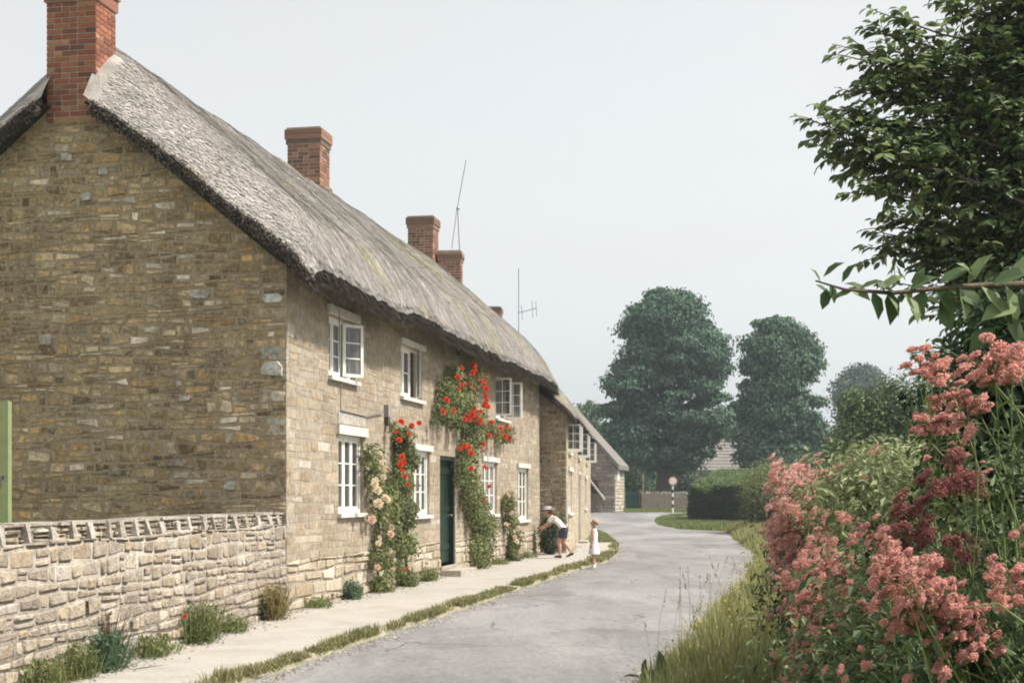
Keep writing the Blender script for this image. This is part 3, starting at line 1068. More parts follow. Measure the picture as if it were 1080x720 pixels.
# pale green gate post/door at the very left behind the wall
Yp = 16.6
x1 = (9.5 - 540) / FPX * Yp
gp = thing('garden_door', (x1 - .4, Yp, 0), 'pale green painted wooden door beside the gable, cut by the left edge', 'door')
mb = MB()
for i in range(5):
    mb.box((x1 - .10 - .14 * (i + 1), Yp, .0), (x1 - .10 - .14 * i - .006, Yp + .04, 2.62))
mb.box((x1 - .8, Yp + .04, .0), (x1 - .1, Yp + .06, 2.6))
part('door_panel', mb, M['pale_green'], gp)
part('door_post', MB().box((x1 - .098, Yp - .03, -.1), (x1, Yp + .09, 2.70)), M['pale_green'], gp)
zl = H0 - (508 - VH) / FPX * Yp
part('latch', MB().box((x1 - .075, Yp - .05, zl + .06), (x1 - .03, Yp - .03, zl + .075)).box((x1 - .075, Yp - .05, zl - .05), (x1 - .063, Yp - .03, zl + .06)), M['metal'], gp)

# ------------------------------------------------------------------ BARN, far walls, gate, sign
E = Frame((6.38, 88, float(gz(6.4, 88))), (.1886, .9821))
barn = thing('stone_barn', tuple(E([[3, -3, 0]])[0]), 'grey stone barn with a steep old roof closing the view at the bend', 'barn')
zc = lambda v, Y=88: H0 + (VH - v) / FPX * Y - E.o[2]
ez = zc(490)
hb = 3.4
sl = 1.12
mb = MB()
mb.box((0.01, -2 * hb, -.5), (5.0, -.01, ez), E, C=(.26, .22, .19))
mb.add(E([[.01, -.0, ez - .01], [.01, -hb, ez + hb * sl], [.01, -2 * hb, ez - .01]]), [[0, 1, 2]], (.26, .22, .19))
mb.add(E([[5.0, -.0, ez - .01], [5.0, -hb, ez + hb * sl], [5.0, -2 * hb, ez - .01]]), [[0, 1, 2]], (.26, .22, .19))
rubble(mb, lambda P: E(np.stack([-P[:, 1], -P[:, 0], P[:, 2]], 1)), 0, 4.4, -.2, ez + 3.6, .2, .42, col_barn, lambda a, b: [(max(0, (a + .1 - ez) / sl), 4.4)] if (a - ez) / sl < 3.2 else [], relief=.03, gap=.012, jit=.5, wave=.02, r=rw, flip=-1)
rubble(mb, E, 0, 5.0, -.2, ez, .2, .45, lambda x, z, r: pick(r, [(3, (.44, .39, .31)), (2, (.50, .45, .38))]), relief=.03, gap=.012, jit=.5, wave=.02, r=rw)  # paler stones put the sun into the colour of this side
part('wall', mb, M['stone'], barn)
mb = MB()
for sg in (1, -1):
    tt = lambda t: -hb + sg * t
    for k in range(14):
        a, b_ = hb * 1.08 * k / 14, hb * 1.08 * (k + 1) / 14
        za, zb = ez + sl * (hb - a) + .30, ez + sl * (hb - b_) + .32
        sag = .04
        V = [(-.35, tt(a), za), (5.3, tt(a), za), (5.3, tt(b_), zb), (-.35, tt(b_), zb), (-.35, tt(a), za - .28), (5.3, tt(a), za - .28), (5.3, tt(b_), zb - .3), (-.35, tt(b_), zb - .3)]
        mb.add(E(np.array(V)), np.array([[0, 1, 2, 3], [7, 6, 5, 4], [0, 3, 7, 4], [1, 5, 6, 2], [2, 6, 7, 3]]), (.19, .175, .165))
part('roof', mb, M['thatch'], barn)
part('window', MB().box((1.0, .0, ez - .95), (1.9, .05, ez - .1), E), M['white_paint'], barn)
# lean-to on the barn's gable end
mb = MB()
def tl(u): return (6.38 - (u - 540) / FPX * 87) / .98
t_a, t_b = tl(640), tl(622)
za, zb = zc(525), zc(497)
mb.add(E([[-1.2, -t_a, za], [0, -t_a, za], [0, -t_b - 1, zb + 1.1], [-1.2, -t_b - 1, zb + 1.1], [-1.2, -t_a, za - .12], [0, -t_a, za - .12], [0, -t_b - 1, zb + .98], [-1.2, -t_b - 1, zb + .98]]),
       np.array([[0, 1, 2, 3], [4, 7, 6, 5], [0, 3, 7, 4], [0, 4, 5, 1]]), (.24, .215, .185))
part('lean_to_roof', mb, M['stone'], barn)
part('lean_to_post', MB().box((-1.15, -t_a - .3, -.1), (-1.0, -t_a - .15, za + .1), E, C=(.2, .16, .12)), M['stone'], barn)
part('opening', MB().box((-.035, -t_b - .2, zc(520)), (-.03, -tl(632), zc(506)), E, C=(.05, .04, .035)), M['stone'], barn)

gx0, gx1, gy = (660 - 540) / FPX * 94, (674 - 540) / FPX * 94, 94
gzz = float(gz(8, 94))
gate = thing('green_gate', ((gx0 + gx1) / 2, gy, gzz), 'solid dark green double gate between the barn and the low stone wall', 'gate')
mb = MB()
for i in range(7):
    a = gx0 + (gx1 - gx0) * i / 7
    mb.box((a + .01, gy, gzz + .03), (a + (gx1 - gx0) / 7 - .005, gy + .05, gzz + 1.25 + .02 * math.sin(i * 2)))
part('boards', mb, M['gate_green'], gate)
part('rail', MB().box((gx0, gy - .03, gzz + .25), (gx1, gy, gzz + .35)).box((gx0, gy - .03, gzz + .95), (gx1, gy, gzz + 1.05)), M['gate_green'], gate)
part('gate_post', MB().box((gx1 + .01, gy - .05, gzz), (gx1 + .14, gy + .1, gzz + 1.4)), M['wood'], gate)
part('gate_post', MB().box((gx0 - .15, gy - .05, gzz), (gx0 - .01, gy + .1, gzz + 1.4)), M['wood'], gate)

fw0 = np.array([(676 - 540) / FPX * 94, 94.0, 0])
G = Frame((fw0[0], 94, float(gz(9, 94))), (1, .04))
fw = thing('stone_wall', tuple(G([[6, 0, 0]])[0]), 'distant low rubble wall with pale cock-and-hen coping beyond the lawn', 'wall')
mb = MB().box((0, .02, -.3), (12, .35, 1.12), G, C=(.22, .18, .14))
rubble(mb, lambda P: G(np.stack([P[:, 0], P[:, 1], P[:, 2]], 1)), 0, 12, -.1, 1.12, .14, .3, lambda x, z, r: pick(r, [(4, (.34, .28, .23)), (3, (.40, .35, .30)), (2, (.26, .21, .17))]), relief=.05, gap=.012, jit=.8, wave=.03, r=rw)
part('wall_face', mb, M['dry_stone'], fw)
mb = MB()
s_ = 0
while s_ < 12:
    w_ = rw.uniform(.07, .16)
    h_ = rw.uniform(.12, .2)
    mb.box((s_, .02, 1.12), (s_ + w_, .34, 1.12 + h_), G, C=pick(rw, [(1, (.46, .43, .39)), (1, (.36, .33, .28))]))
    s_ += w_ + rw.uniform(.02, .1)
part('coping', mb, M['dry_stone'], fw)
Yq = 97
part_post = thing('wooden_post', tuple(W(678, 525, Yq)), 'thin pale post rising behind the distant stone wall', 'post')
part('post', MB().tube([W(678, 530, Yq), W(678, 499, Yq)], .05, 6), M['wood'], part_post)

# speed roundel on a banded pole
Ys = 86.5
sx = (709.5 - 540) / FPX * Ys
szg = float(gz(sx, Ys))
sg = thing('road_sign', (sx, Ys, szg), 'round red-rimmed white sign on a black and white banded pole at the bend', 'sign')
mb = MB()
zt = H0 + (VH - 512) / FPX * Ys
nb = 8
for i in range(nb):
    a, b_ = szg - .1 + (zt - szg + .1) * i / nb, szg - .1 + (zt - szg + .1) * (i + 1) / nb
    mb.tube([[sx, Ys, a], [sx, Ys, b_]], .055, 10, C=(.7, .69, .66) if i % 2 == 1 or i == 0 else (.03, .03, .03))
part('pole', mb, M['sign'], sg)
zd = H0 + (VH - 507) / FPX * Ys


def disc(r0, y, C):
    mb = MB()
    k = 28
    V = [[sx + r0 * math.cos(2 * math.pi * i / k), y, zd + r0 * math.sin(2 * math.pi * i / k)] for i in range(k)]
    V2 = [[p[0], y + .03, p[2]] for p in V]
    mb.add(V + V2, [list(range(k))[::1], list(range(k, 2 * k))[::-1]] + [[i, k + i, k + (i + 1) % k, (i + 1) % k] for i in range(k)], C)
    return mb


part('sign_rim', disc(.27, Ys - .09, (.50, .25, .18)), M['sign'], sg)
part('sign_face', disc(.205, Ys - .097, (.72, .68, .62)), M['sign'], sg)

# grey-roofed house half hidden between the two big trees
hy = 128
hz = float(gz(18, hy))
hx0, hx1 = (730 - 540) / FPX * hy, (800 - 540) / FPX * hy
hs = thing('grey_roofed_house', ((hx0 + hx1) / 2, hy + 3, hz), 'low house with a wide grey roof half hidden between the two big trees', 'house')
zz = lambda v: H0 + (VH - v) / FPX * hy
mb = MB().box((hx0, hy + .4, hz - .5), (hx1, hy + 6, zz(496)))
part('wall', mb, M['stone'], hs)
mb = MB()
zr_ = zz(461)
for k in range(10):
    a, b_ = k / 10, (k + 1) / 10
    y0, y1 = hy + 3.4 * a, hy + 3.4 * b_
    z0_, z1_ = zz(496) + (zr_ - zz(496)) * a, zz(496) + (zr_ - zz(496)) * b_
    mb.add([[hx0 - .3, y0, z0_ + .04], [hx1 + .3, y0, z0_ + .04], [hx1 + .3, y1, z1_], [hx0 - .3, y1, z1_]], np.array([[0, 1, 2, 3]]))
mb.add([[hx0 - .3, hy + 3.4, zr_], [hx1 + .3, hy + 3.4, zr_], [hx1 + .3, hy + 6.8, zz(496)], [hx0 - .3, hy + 6.8, zz(496)], [hx0 - .3, hy, zz(496)], [hx1 + .3, hy, zz(496)]], [[0, 1, 2, 3], [0, 3, 4], [1, 5, 2]])
part('roof', mb, M['slate'], hs)


# ------------------------------------------------------------------ foliage tools
def unit(v): return v / (np.linalg.norm(v, axis=-1, keepdims=True) + 1e-9)


def leaves(mb, P, ax, nr, ln, wd, C, fold=.25, fine=False):
    """P base points, ax leaf axis, nr leaf normal"""
    n = len(P)
    ax = unit(ax)
    sd = unit(np.cross(ax, nr))
    nr = np.cross(sd, ax)
    ln = np.broadcast_to(ln, (n,))[:, None]
    wd = np.broadcast_to(wd, (n,))[:, None]
    if not fine:
        m = P + ax * ln * .45
        V = np.stack([P, m + sd * wd * .5 + nr * wd * fold, P + ax * ln, m - sd * wd * .5 + nr * wd * fold], 1).reshape(-1, 3)
        k = np.arange(n)[:, None] * 4
        F = np.concatenate([k + [0, 1, 2], k + [0, 2, 3]])
        mb.add(V, F, np.concatenate([C, C * .94]))
    else:
        q = [P, P + ax * ln * .35 + sd * wd * .46 + nr * wd * fold, P + ax * ln * .7 + sd * wd * .36 + nr * wd * fold * .7, P + ax * ln - nr * ln * .12,
             P + ax * ln * .7 - sd * wd * .36 + nr * wd * fold * .7, P + ax * ln * .35 - sd * wd * .46 + nr * wd * fold, P + ax * ln * .36, P + ax * ln * .7 - nr * ln * .02]
        V = np.stack(q, 1).reshape(-1, 3)
        k = np.arange(n)[:, None] * 8
        F3 = np.concatenate([k + [0, 1, 6], k + [0, 6, 5], k + [2, 3, 7], k + [7, 3, 4]])
        F4 = np.concatenate([k + [1, 2, 7, 6], k + [6, 7, 4, 5]])
        mb.add(V, F3, np.concatenate([C] * 4))
        mb.add(V, F4, np.concatenate([C, C * .95]))
    return mb


def rdir(n, r): return unit(r.normal(size=(n, 3)))


def blob_leaves(mb, blobs, n, size, r, colA, colB, shell=.5, droop=.3, aspect=.6, fine=False, cut=None):
    """blobs: (c, (rx,ry,rz)) leaf-sized faces through each lump, thicker towards its surface"""
    vol = np.array([b[1][0] * b[1][1] + b[1][0] * b[1][2] for b in blobs])
    cnt = r.multinomial(n, vol / vol.sum())
    for (c, rad), k in zip(blobs, cnt):
        if not k: continue
        d = rdir(k, r)
        rr = r.random(k) ** (1 / 3)
        rr = shell + (1 - shell) * rr
        lump = 1 + .62 * (vnoise(d * 2 + np.asarray(c), 3.2, 2) - .5) * 2
        P = np.asarray(c) + d * np.asarray(rad) * (rr * lump)[:, None]
        nr = unit(d * 1.3 + rdir(k, r) * .75 + np.array([0, 0, .5]))
        ax = unit(np.cross(nr, rdir(k, r)) - np.array([0, 0, droop]))
        ln = size * r.uniform(.6, 1.35, k)
        t = r.random((k, 1))
        C = np.asarray(colA) * (1 - t) + np.asarray(colB) * t
        C = C * r.uniform(.8, 1.2, (k, 1)) * r.uniform(.72, 1.3)
        if cut is not None:
            ok = cut(P)
            P, ax, nr, ln, C = P[ok], ax[ok], nr[ok], ln[ok], C[ok]
        leaves(mb, P, ax, nr, ln, ln * aspect, C, fine=fine)
    return mb


def big_tree(name, label, base, prof, n_bough, n_leaf, size, cA, cB, seed, group=None, trunk_r=.6, squash=.52, lean=0, bs=1.0):
    """prof: list of (z, xl, xr) crown half-widths relative to the trunk axis (metres)"""
    r = np.random.default_rng(seed)
    base = np.array(base, float)
    t = thing(name, tuple(base), label, 'tree', group)
    pz = np.array([p[0] for p in prof])
    zt = pz.max()
    mb = MB()
    hs_ = np.linspace(-.3, zt * .9, 12)
    px = base[0] + np.interp(hs_, pz, [(p[1] + p[2]) / 2 for p in prof]) * sstep(0, zt * .5, hs_)
    tr_ = np.stack([px + .15 * np.sin(hs_), base[1] + .1 * np.cos(hs_), base[2] + hs_], 1)
    tr_[0:2, 0] = base[0]
    mb.tube(tr_, trunk_r * np.interp(hs_, [-.3, .6, zt * .9], [1.35, 1, .12]), 9)
    blobs = []
    for i in range(n_bough):
        z = r.uniform(pz.min(), zt)
        xl = np.interp(z, pz, [p[1] for p in prof])
        xr = np.interp(z, pz, [p[2] for p in prof])
        cx, hw = (xl + xr) / 2, (xr - xl) / 2
        th = r.uniform(0, 2 * math.pi)
        q = math.sqrt(r.uniform(.10, 1.0))
        br = bs * r.choice([.5, .8, 1.1, 1.45]) * r.uniform(.8, 1.15) * min(1, .35 + hw / 4)
        if i % 4 == 3: br *= .55; q = r.uniform(.98, 1.16)
        rad = max(hw - br * .6, .1) * q
        rad *= .80 + .46 * float(vnoise(np.array([[math.cos(th) * 1.6 + seed, math.sin(th) * 1.6, z * .33]]), 1.0, 2)[0])
        c = base + np.array([cx + rad * math.cos(th), rad * math.sin(th) * .9, z - br * .3 - .12 * rad * .5])
        blobs.append((c, (br * 1.15, br * 1.15, br * squash)))
        if i % 3 == 0:
            h0_ = max(.15 * zt, z * .72)
            p0 = tr_[np.argmin(abs(hs_ - h0_))]
            mid = (p0 + c) / 2 + np.array([0, 0, .25 * rad * .5])
            mb.tube([p0, mid, c], [trunk_r * .28 * (1 - z / zt * .6), trunk_r * .16, .04], 5, cap=False)
    part('trunk', mb, M['bark'], t, smooth=True)
    cb = MB()
    blob_leaves(cb, blobs, n_leaf, size, r, cA, cB, shell=.45, droop=.6, aspect=.75)
    part('crown', cb, M['leaf_far'], t)
    return t


def profpx(Y, axis_u, base_z, rows):
    out = []
    for v, ul, ur in rows:
        out.append((H0 + (VH - v) / FPX * Y - base_z, (ul - axis_u) / FPX * Y, (ur - axis_u) / FPX * Y))
    return sorted(out)


def bx(u, Y): return ((u - 540) / FPX * Y, Y, float(gz((u - 540) / FPX * Y, Y)))


GT = 'trees standing beyond the bend'
b1 = bx(702, 112)
big_tree('broadleaf_tree', 'largest dark tree, broad and spreading, behind the distant stone wall', b1,
         profpx(112, 702, b1[2], [(303, 690, 725), (322, 668, 748), (345, 657, 756), (375, 648, 766), (405, 640, 768), (435, 634, 770), (462, 636, 766), (474, 650, 752), (482, 668, 735)]),
         165, 70000, .30, (.052, .108, .078), (.125, .20, .128), 11, GT, .85, bs=1.35)
b2 = bx(818, 104)
big_tree('broadleaf_tree', 'tall dense oval tree to the right of the largest one, above the clipped hedge', b2,
         profpx(104, 818, b2[2], [(334, 800, 838), (350, 790, 856), (375, 784, 864), (405, 780, 866), (435, 778, 868), (465, 780, 864), (485, 784, 850), (500, 794, 838)]),
         150, 58000, .27, (.050, .104, .072), (.120, .19, .118), 12, GT, .6, bs=1.15)
b3 = bx(908, 210)
big_tree('broadleaf_tree', 'faint far-off tree showing between the dense oval tree and the right-hand bushes', b3,
         profpx(210, 908, b3[2], [(384, 898, 920), (394, 886, 934), (412, 882, 942), (432, 884, 938), (452, 892, 930)]), 60, 9000, .55, (.05, .085, .06), (.08, .12, .08), 13, GT, .6, bs=1.9)
# paler trees and hillside wood behind
for i, (u, v0, hw, Y, lab) in enumerate([
    (618, 420, 26, 150, 'pale green tree showing over the second cottage roof'),
    (648, 446, 24, 145, 'small round pale tree just above the barn roof'),
    (676, 474, 22, 140, 'low pale green tree left of the big trunk'),
    (722, 470, 24, 150, 'light green tree seen under the largest tree, right of its trunk'),
    (750, 468, 22, 165, 'light green tree filling the gap behind the grey roof'),
    (772, 458, 18, 175, 'upright hazy tree in the gap between the two big trees'),
    (868, 452, 24, 150, 'rounded green tree low down at the right foot of the dense oval tree'),
    (905, 440, 26, 130, 'green tree under the faint far-off tree'),
    (590, 430, 22, 170, 'pale tree mostly hidden behind the cottage eaves')]):
    bb = bx(u, Y)
    vb = VH - (bb[2] - H0) / Y * FPX
    big_tree('hedgerow_tree', lab, bb, profpx(Y, u, bb[2], [(v0, u - hw * .3, u + hw * .3), (v0 + 8, u - hw * .8, u + hw * .8), (v0 + 22, u - hw, u + hw), (min(v0 + 44, vb - 4), u - hw * .9, u + hw * .9), (max(vb - 3, v0 + 48), u - hw * .7, u + hw * .7)]),
             46, 7000, .36, (.075, .125, .055), (.12, .17, .075), 20 + i, 'paler trees on the slope behind', .25, bs=1.5, squash=.6)

# far wooded slope reads as one mass
r = np.random.default_rng(77)
blobs = []
for i in range(240):
    Y = r.uniform(230, 320)
    X = r.uniform(-60, 130)
    rad = r.uniform(3, 6)
    blobs.append((np.array([X, Y, float(gz(X, Y)) + rad * .5]), (rad, rad, rad * .9)))
mb = MB()
blob_leaves(mb, blobs, 50000, .9, r, (.06, .10, .05), (.11, .15, .08), shell=.7)
solo('far_wood', mb, M['leaf_far'], (30, 270, 5), label='hazy far-off wood along the skyline slope', cat='wood', kind='stuff')


# ------------------------------------------------------------------ hedges and shrubs
def shrub(name, label, base, blobs, n, size, cA, cB, seed, group=None, cat='shrub', stems=5, shell=.35, fine=False, aspect=.6, core=True):
    r = np.random.default_rng(seed)
    base = np.array(base, float)
    t = thing(name, tuple(base), label, cat, group)
    mb = MB()
    bl = [(np.array(c, float), rad) for c, rad in blobs]
    for i in range(stems):
        c, rad = bl[r.integers(len(bl))]
        p0 = base + np.array([r.uniform(-.1, .1), r.uniform(-.1, .1), -.05])
        p1 = c + r.normal(size=3) * np.array(rad) * .3
        mb.tube([p0, (p0 + p1) / 2 + r.normal(size=3) * .05, p1], [.03, .02, .008], 5, cap=False)
    part('stems', mb, M['bark'], t)
    mb = MB()
    blob_leaves(mb, bl, n, size, r, cA, cB, shell=shell, fine=fine, aspect=aspect)
    part('foliage', mb, M['leaf'], t)
    return t


# clipped hedge (road side in shade, top in sun)
hf = Frame((*((725 - 540) / FPX * 72, 72),  float(gz(9.2, 72))), (1.0, -.72))
r = np.random.default_rng(31)
t = thing('clipped_hedge', tuple(hf([[2.5, .7, 0]])[0]), 'thick clipped hedge with a pale sunlit top and dark roadside face beyond the sign', 'hedge')
mb = MB()
n = 42000
Lh, Dh, Hh = 5.6, 3.6, 1.62
k = r.random(n)
P = np.stack([r.uniform(0, Lh, n), -r.uniform(0, Dh, n), r.uniform(.03, Hh, n)], 1)
f_ = r.random(n)
top_ = f_ < .42
fr_ = (f_ >= .42) & (f_ < .80)
le_ = (f_ >= .80) & (f_ < .92)
P[top_, 2] = Hh - r.uniform(0, .22, top_.sum())
P[:, 1] *= 1.0
P[fr_, 1] = -r.uniform(0, .12, fr_.sum())
P[le_, 0] = r.uniform(0, .22, le_.sum())
nz_ = vnoise(P, 1.1, 3)
P[:, 2] += (nz_ - .5) * .5 * (P[:, 2] / Hh) - .35 * sstep(3.0, 5.6, P[:, 0]) * (P[:, 2] / Hh)
P[:, 1] += (vnoise(P + 9, 1.2, 2) - .5) * .4
P[:, 2] += np.where(top_, 1.15 * np.sqrt(np.clip(-P[:, 1] / Dh, 0, 1)), 0) + np.where(~top_, 1.0 * np.sqrt(np.clip(-P[:, 1] / Dh, 0, 1)) * P[:, 2] / Hh, 0)
Pw = hf(P * np.array([1, 1, 1]))
Tn = r.random((n, 1))
C = (np.array([.065, .105, .04]) * (1 - Tn) + np.array([.15, .19, .085]) * Tn) * np.where(top_, 1.6, .8)[:, None]  # sun on the top and shade on the sides put into leaf colour
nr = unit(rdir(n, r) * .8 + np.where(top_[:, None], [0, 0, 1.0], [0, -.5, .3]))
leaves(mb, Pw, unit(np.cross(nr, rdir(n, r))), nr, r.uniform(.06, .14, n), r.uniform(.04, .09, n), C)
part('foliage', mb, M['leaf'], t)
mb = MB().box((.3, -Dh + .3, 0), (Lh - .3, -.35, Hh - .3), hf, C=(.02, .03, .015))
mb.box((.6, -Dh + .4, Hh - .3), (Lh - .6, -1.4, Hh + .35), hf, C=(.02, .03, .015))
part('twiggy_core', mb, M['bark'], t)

shrub('garden_shrub', 'yellowish-green shrub right of the clipped hedge', W(815, 552, 58), [(W(813, 510, 58), (1.3, 1.2, .9)), (W(806, 527, 57), (1.0, 1.0, .8)), (W(822, 527, 57), (1.2, 1.0, .9)), (W(800, 540, 57), (.7, .7, .5))], 11000, .10, (.12, .15, .05), (.20, .22, .09), 41, 'shrubs behind the valerian')
shrub('garden_shrub', 'blue-green shrub above the yellowish one, below the dense oval tree', W(838, 545, 62), [(W(836, 497, 62), (1.6, 1.2, .8)), (W(850, 506, 62), (1.6, 1.2, 1.1)), (W(868, 500, 62), (1.6, 1.2, 1.2)), (W(845, 525, 62), (1.8, 1.2, 1.0))], 12000, .12, (.08, .125, .085), (.13, .18, .12), 42, 'shrubs behind the valerian')
shrub('garden_shrub', 'loose leafy shrub with pale tips in front of the faint far tree', W(925, 560, 46), [(W(910, 440, 46), (1.0, 1.0, .95)), (W(935, 430, 46), (1.2, 1.0, .85)), (W(960, 425, 46), (1.2, 1.0, 1.0)), (W(900, 470, 46), (.85, 1.0, 1.0)), (W(940, 470, 46), (1.5, 1.2, 1.4)), (W(970, 480, 46), (1.5, 1.2, 1.5)), (W(896, 425, 46), (.4, .5, .5)), (W(925, 520, 45), (1.5, 1.2, 1.5)), (W(885, 500, 46), (.8, 1, 1.0)), (W(1000, 440, 46), (1.4, 1.2, 1.5))],
      21000, .13, (.04, .075, .028), (.15, .20, .07), 43, 'shrubs behind the valerian', shell=.5)
KB = 1.3
shrub('garden_shrub', 'dark glossy bush rising behind the valerian at the right edge', (5.4, 12.6, .9), [((x * KB, y * KB, 1.6 + (z - 1.6) * KB), (a * KB, b_ * KB, c_ * KB)) for (x, y, z), (a, b_, c_) in
      [((4.0, 9.8, 2.0), (1.1, .8, .8)), ((3.4, 10.2, 1.9), (.6, .6, .6)), ((4.2, 9.3, 1.3), (1.3, .8, .7)), ((3.3, 9.6, 1.4), (.6, .6, .5)), ((3.75, 9.8, 2.4), (.55, .6, .35)), ((4.6, 9.6, 2.6), (.6, .6, .5))]],
      21000, .078, (.026, .052, .022), (.06, .10, .036), 44, 'shrubs behind the valerian', shell=.1)
shrub('garden_shrub', 'dark mass of leaves low at the right edge under the tree', (2.0, 5.6, .9), [(W(1065, 430, 5.7), (.36, .35, .34)), (W(1070, 510, 5.6), (.30, .35, .32)), (W(1035, 560, 5.7), (.32, .35, .3)), (W(1090, 350, 5.8), (.30, .35, .3)), (W(1040, 610, 5.5), (.4, .35, .3)), (W(1110, 460, 5.6), (.4, .4, .6)), (W(1020, 490, 5.9), (.2, .25, .22)), (W(985, 620, 5.4), (.3, .3, .25))],
      17000, .05, (.022, .048, .02), (.06, .10, .036), 45, 'shrubs behind the valerian', shell=.1)
shrub('wall_shrub', 'dark leafy shrub in the angle of the two cottages beside the stooping person', (.98, 37.2, .05), [((1.0, 37.2, .35), (.28, .3, .3)), ((.95, 37.15, .75), (.26, .3, .3)), ((1.1, 37.1, .95), (.3, .25, .2))], 2600, .07, (.03, .055, .022), (.13, .17, .09), 46)
for i, (u, v, hw_, lab) in enumerate([(668, 500, 14, 'dark shrub behind the green gate'), (726, 506, 12, 'dark shrub behind the stone wall right of the big trunk'), (745, 503, 13, 'dark shrub above the clipped hedge, left end'), (790, 500, 16, 'dark shrub at the foot of the dense oval tree')]):
    Y = 99 + i
    c = W(u, v + 8, Y)
    shrub('dark_shrub', lab, W(u, 530, Y), [(c, (hw_ / 15, .9, 1.0)), (c + np.array([.4, 0, -.6]), (hw_ / 15, .9, .8)), (c + np.array([-.5, 0, -.7]), (hw_ / 16, .9, .8))], 4500, .17, (.03, .055, .03), (.06, .09, .04), 60 + i, 'dark shrubs under the big trees')

# ------------------------------------------------------------------ near tree at the right
r = np.random.default_rng(101)
tree = thing('leafy_tree', (5.6, 11.6, 1.0), 'near overhanging leafy tree filling the upper right corner', 'tree')
wood, lf = MB(), MB()
KT = 1.5
trunk = np.array([[5.5, 11.3, .8], [5.4, 11.1, 2.0], [5.5, 10.9, 3.5], [5.3, 10.8, 4.9], [5.45, 10.7, 6.4]])
wood.tube(trunk, [.19, .16, .13, .10, .04], 8)
tips = [(838, 128, 6.6), (872, 150, 6.7), (893, 62, 6.9), (905, 178, 6.8), (925, 95, 7.0), (948, 20, 7.0), (943, 232, 6.9), (925, 262, 6.9), (960, 268, 7.0), (915, 205, 6.6), (985, 60, 7.2), (965, 130, 7.1), (990, 180, 7.1), (1000, 240, 7.2), (1010, 10, 7.2), (1010, 120, 7.4), (1040, 60, 7.3), (1040, 200, 7.3), (1030, 280, 7.4), (1060, 130, 7.3), (1075, 10, 7.2), (1075, 250, 7.4), (980, 290, 7.3), (1010, 330, 7.5), (1050, 340, 7.4), (1080, 320, 7.5), (955, 180, 7.3), (1090, 180, 7.4), (1120, 60, 7.2), (1140, 200, 7.3), (1120, 320, 7.3), (970, -20, 7.2), (1040, -30, 7.3), (1100, -40, 7.3), (1180, 100, 7.4), (990, 380, 7.8), (1030, 400, 7.8), (1070, 400, 7.7), (1000, 210, 7.6), (1020, 165, 7.7), (1050, 100, 7.7), (1040, 245, 7.8), (1065, 60, 7.8), (1070, 200, 7.8),
        (1000, 90, 7.7), (975, 235, 7.5), (1020, 310, 7.9), (1060, 290, 7.9), (1000, 270, 7.7), (985, 150, 7.6), (945, 150, 7.2), (1035, 20, 7.8), (970, 90, 7.5)]
tips += [(r.uniform(985, 1150), r.uniform(-30, 420), r.uniform(7.0, 8.2)) for _ in range(62)] + [(r.uniform(965, 1130), r.uniform(-20, 400), 7.2) for _ in range(16)]
tips += [(862, 143, 6.9), (884, 118, 7.0), (902, 132, 7.1), (916, 58, 7.0), (930, 36, 7.1), (908, 98, 7.0), (922, 152, 7.2), (937, 205, 7.1), (932, 246, 7.0), (962, 252, 7.3), (952, 68, 7.2), (900, 168, 6.9), (945, 110, 7.3), (880, 158, 7.1), (955, 300, 7.2)]
for (u, v, Y) in tips:
    if u < 915: u += 20 - (u - 838) * .2
    tip = W(u, v, (7.05 + (Y - 7.2) * .35) * KT)
    hz_ = np.clip(tip[2] - .65 - .45 * r.random(), 1.6, 6.2)
    p0 = np.array([np.interp(hz_, trunk[:, 2], trunk[:, 0]), np.interp(hz_, trunk[:, 2], trunk[:, 1]), hz_])
    mid = (p0 * .5 + tip * .5) + np.array([0, r.normal(0, .15), .18 + r.normal(0, .08)])
    tt = np.linspace(0, 1, 9)[:, None]
    path = (1 - tt) ** 2 * p0 + 2 * tt * (1 - tt) * mid + tt ** 2 * tip
    path[1:-1] += r.normal(0, .022, (7, 3))
    wood.tube(path, np.linspace(.032, .0045, 9), 5, cap=False)
    L_ = np.linalg.norm(tip - p0)
    nt = int(14 + L_ / KT * 13)
    for j in range(nt):
        a = r.uniform(.22, 1) ** .8
        if j == 0: a = 1.0
        k_ = min(int(a * 8), 7)
        q = path[k_] + (path[k_ + 1] - path[k_]) * (a * 8 - k_)
        dr = unit(path[k_ + 1] - path[k_])
        tw = unit(dr * .8 + rdir(1, r)[0] * .9 + np.array([0, 0, -.05]))
        tl_ = r.uniform(.10, .26) * (1.15 - .45 * a) * KT
        if j == 0: tw = dr
        e = q + tw * tl_
        wood.tube([q, (q + e) / 2 + r.normal(0, .008, 3), e], [.006, .0045, .0022], 3, cap=False)
        m = int(5 + tl_ / KT * 34)
        f = np.linspace(.12, 1, m)
        Pp = q + (e - q) * f[:, None]
        sd = unit(np.cross(tw, [0, 0, 1.0]) + 1e-6)
        sgn = np.where(np.arange(m) % 2, 1, -1)[:, None]
        ax = unit(sd * sgn * .8 + tw * .7 + rdir(m, r) * .35 + np.array([0, 0, -.38]))
        nr = unit(np.array([0, 0, 1.0]) + rdir(m, r) * .6)
        ln = r.uniform(.046, .074, m) * KT
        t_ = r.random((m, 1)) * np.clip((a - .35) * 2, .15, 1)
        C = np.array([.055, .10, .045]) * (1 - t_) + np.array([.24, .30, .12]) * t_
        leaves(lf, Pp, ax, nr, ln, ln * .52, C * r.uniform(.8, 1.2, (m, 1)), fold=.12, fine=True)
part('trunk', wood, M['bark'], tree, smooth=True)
part('crown', lf, M['leaf'], tree)

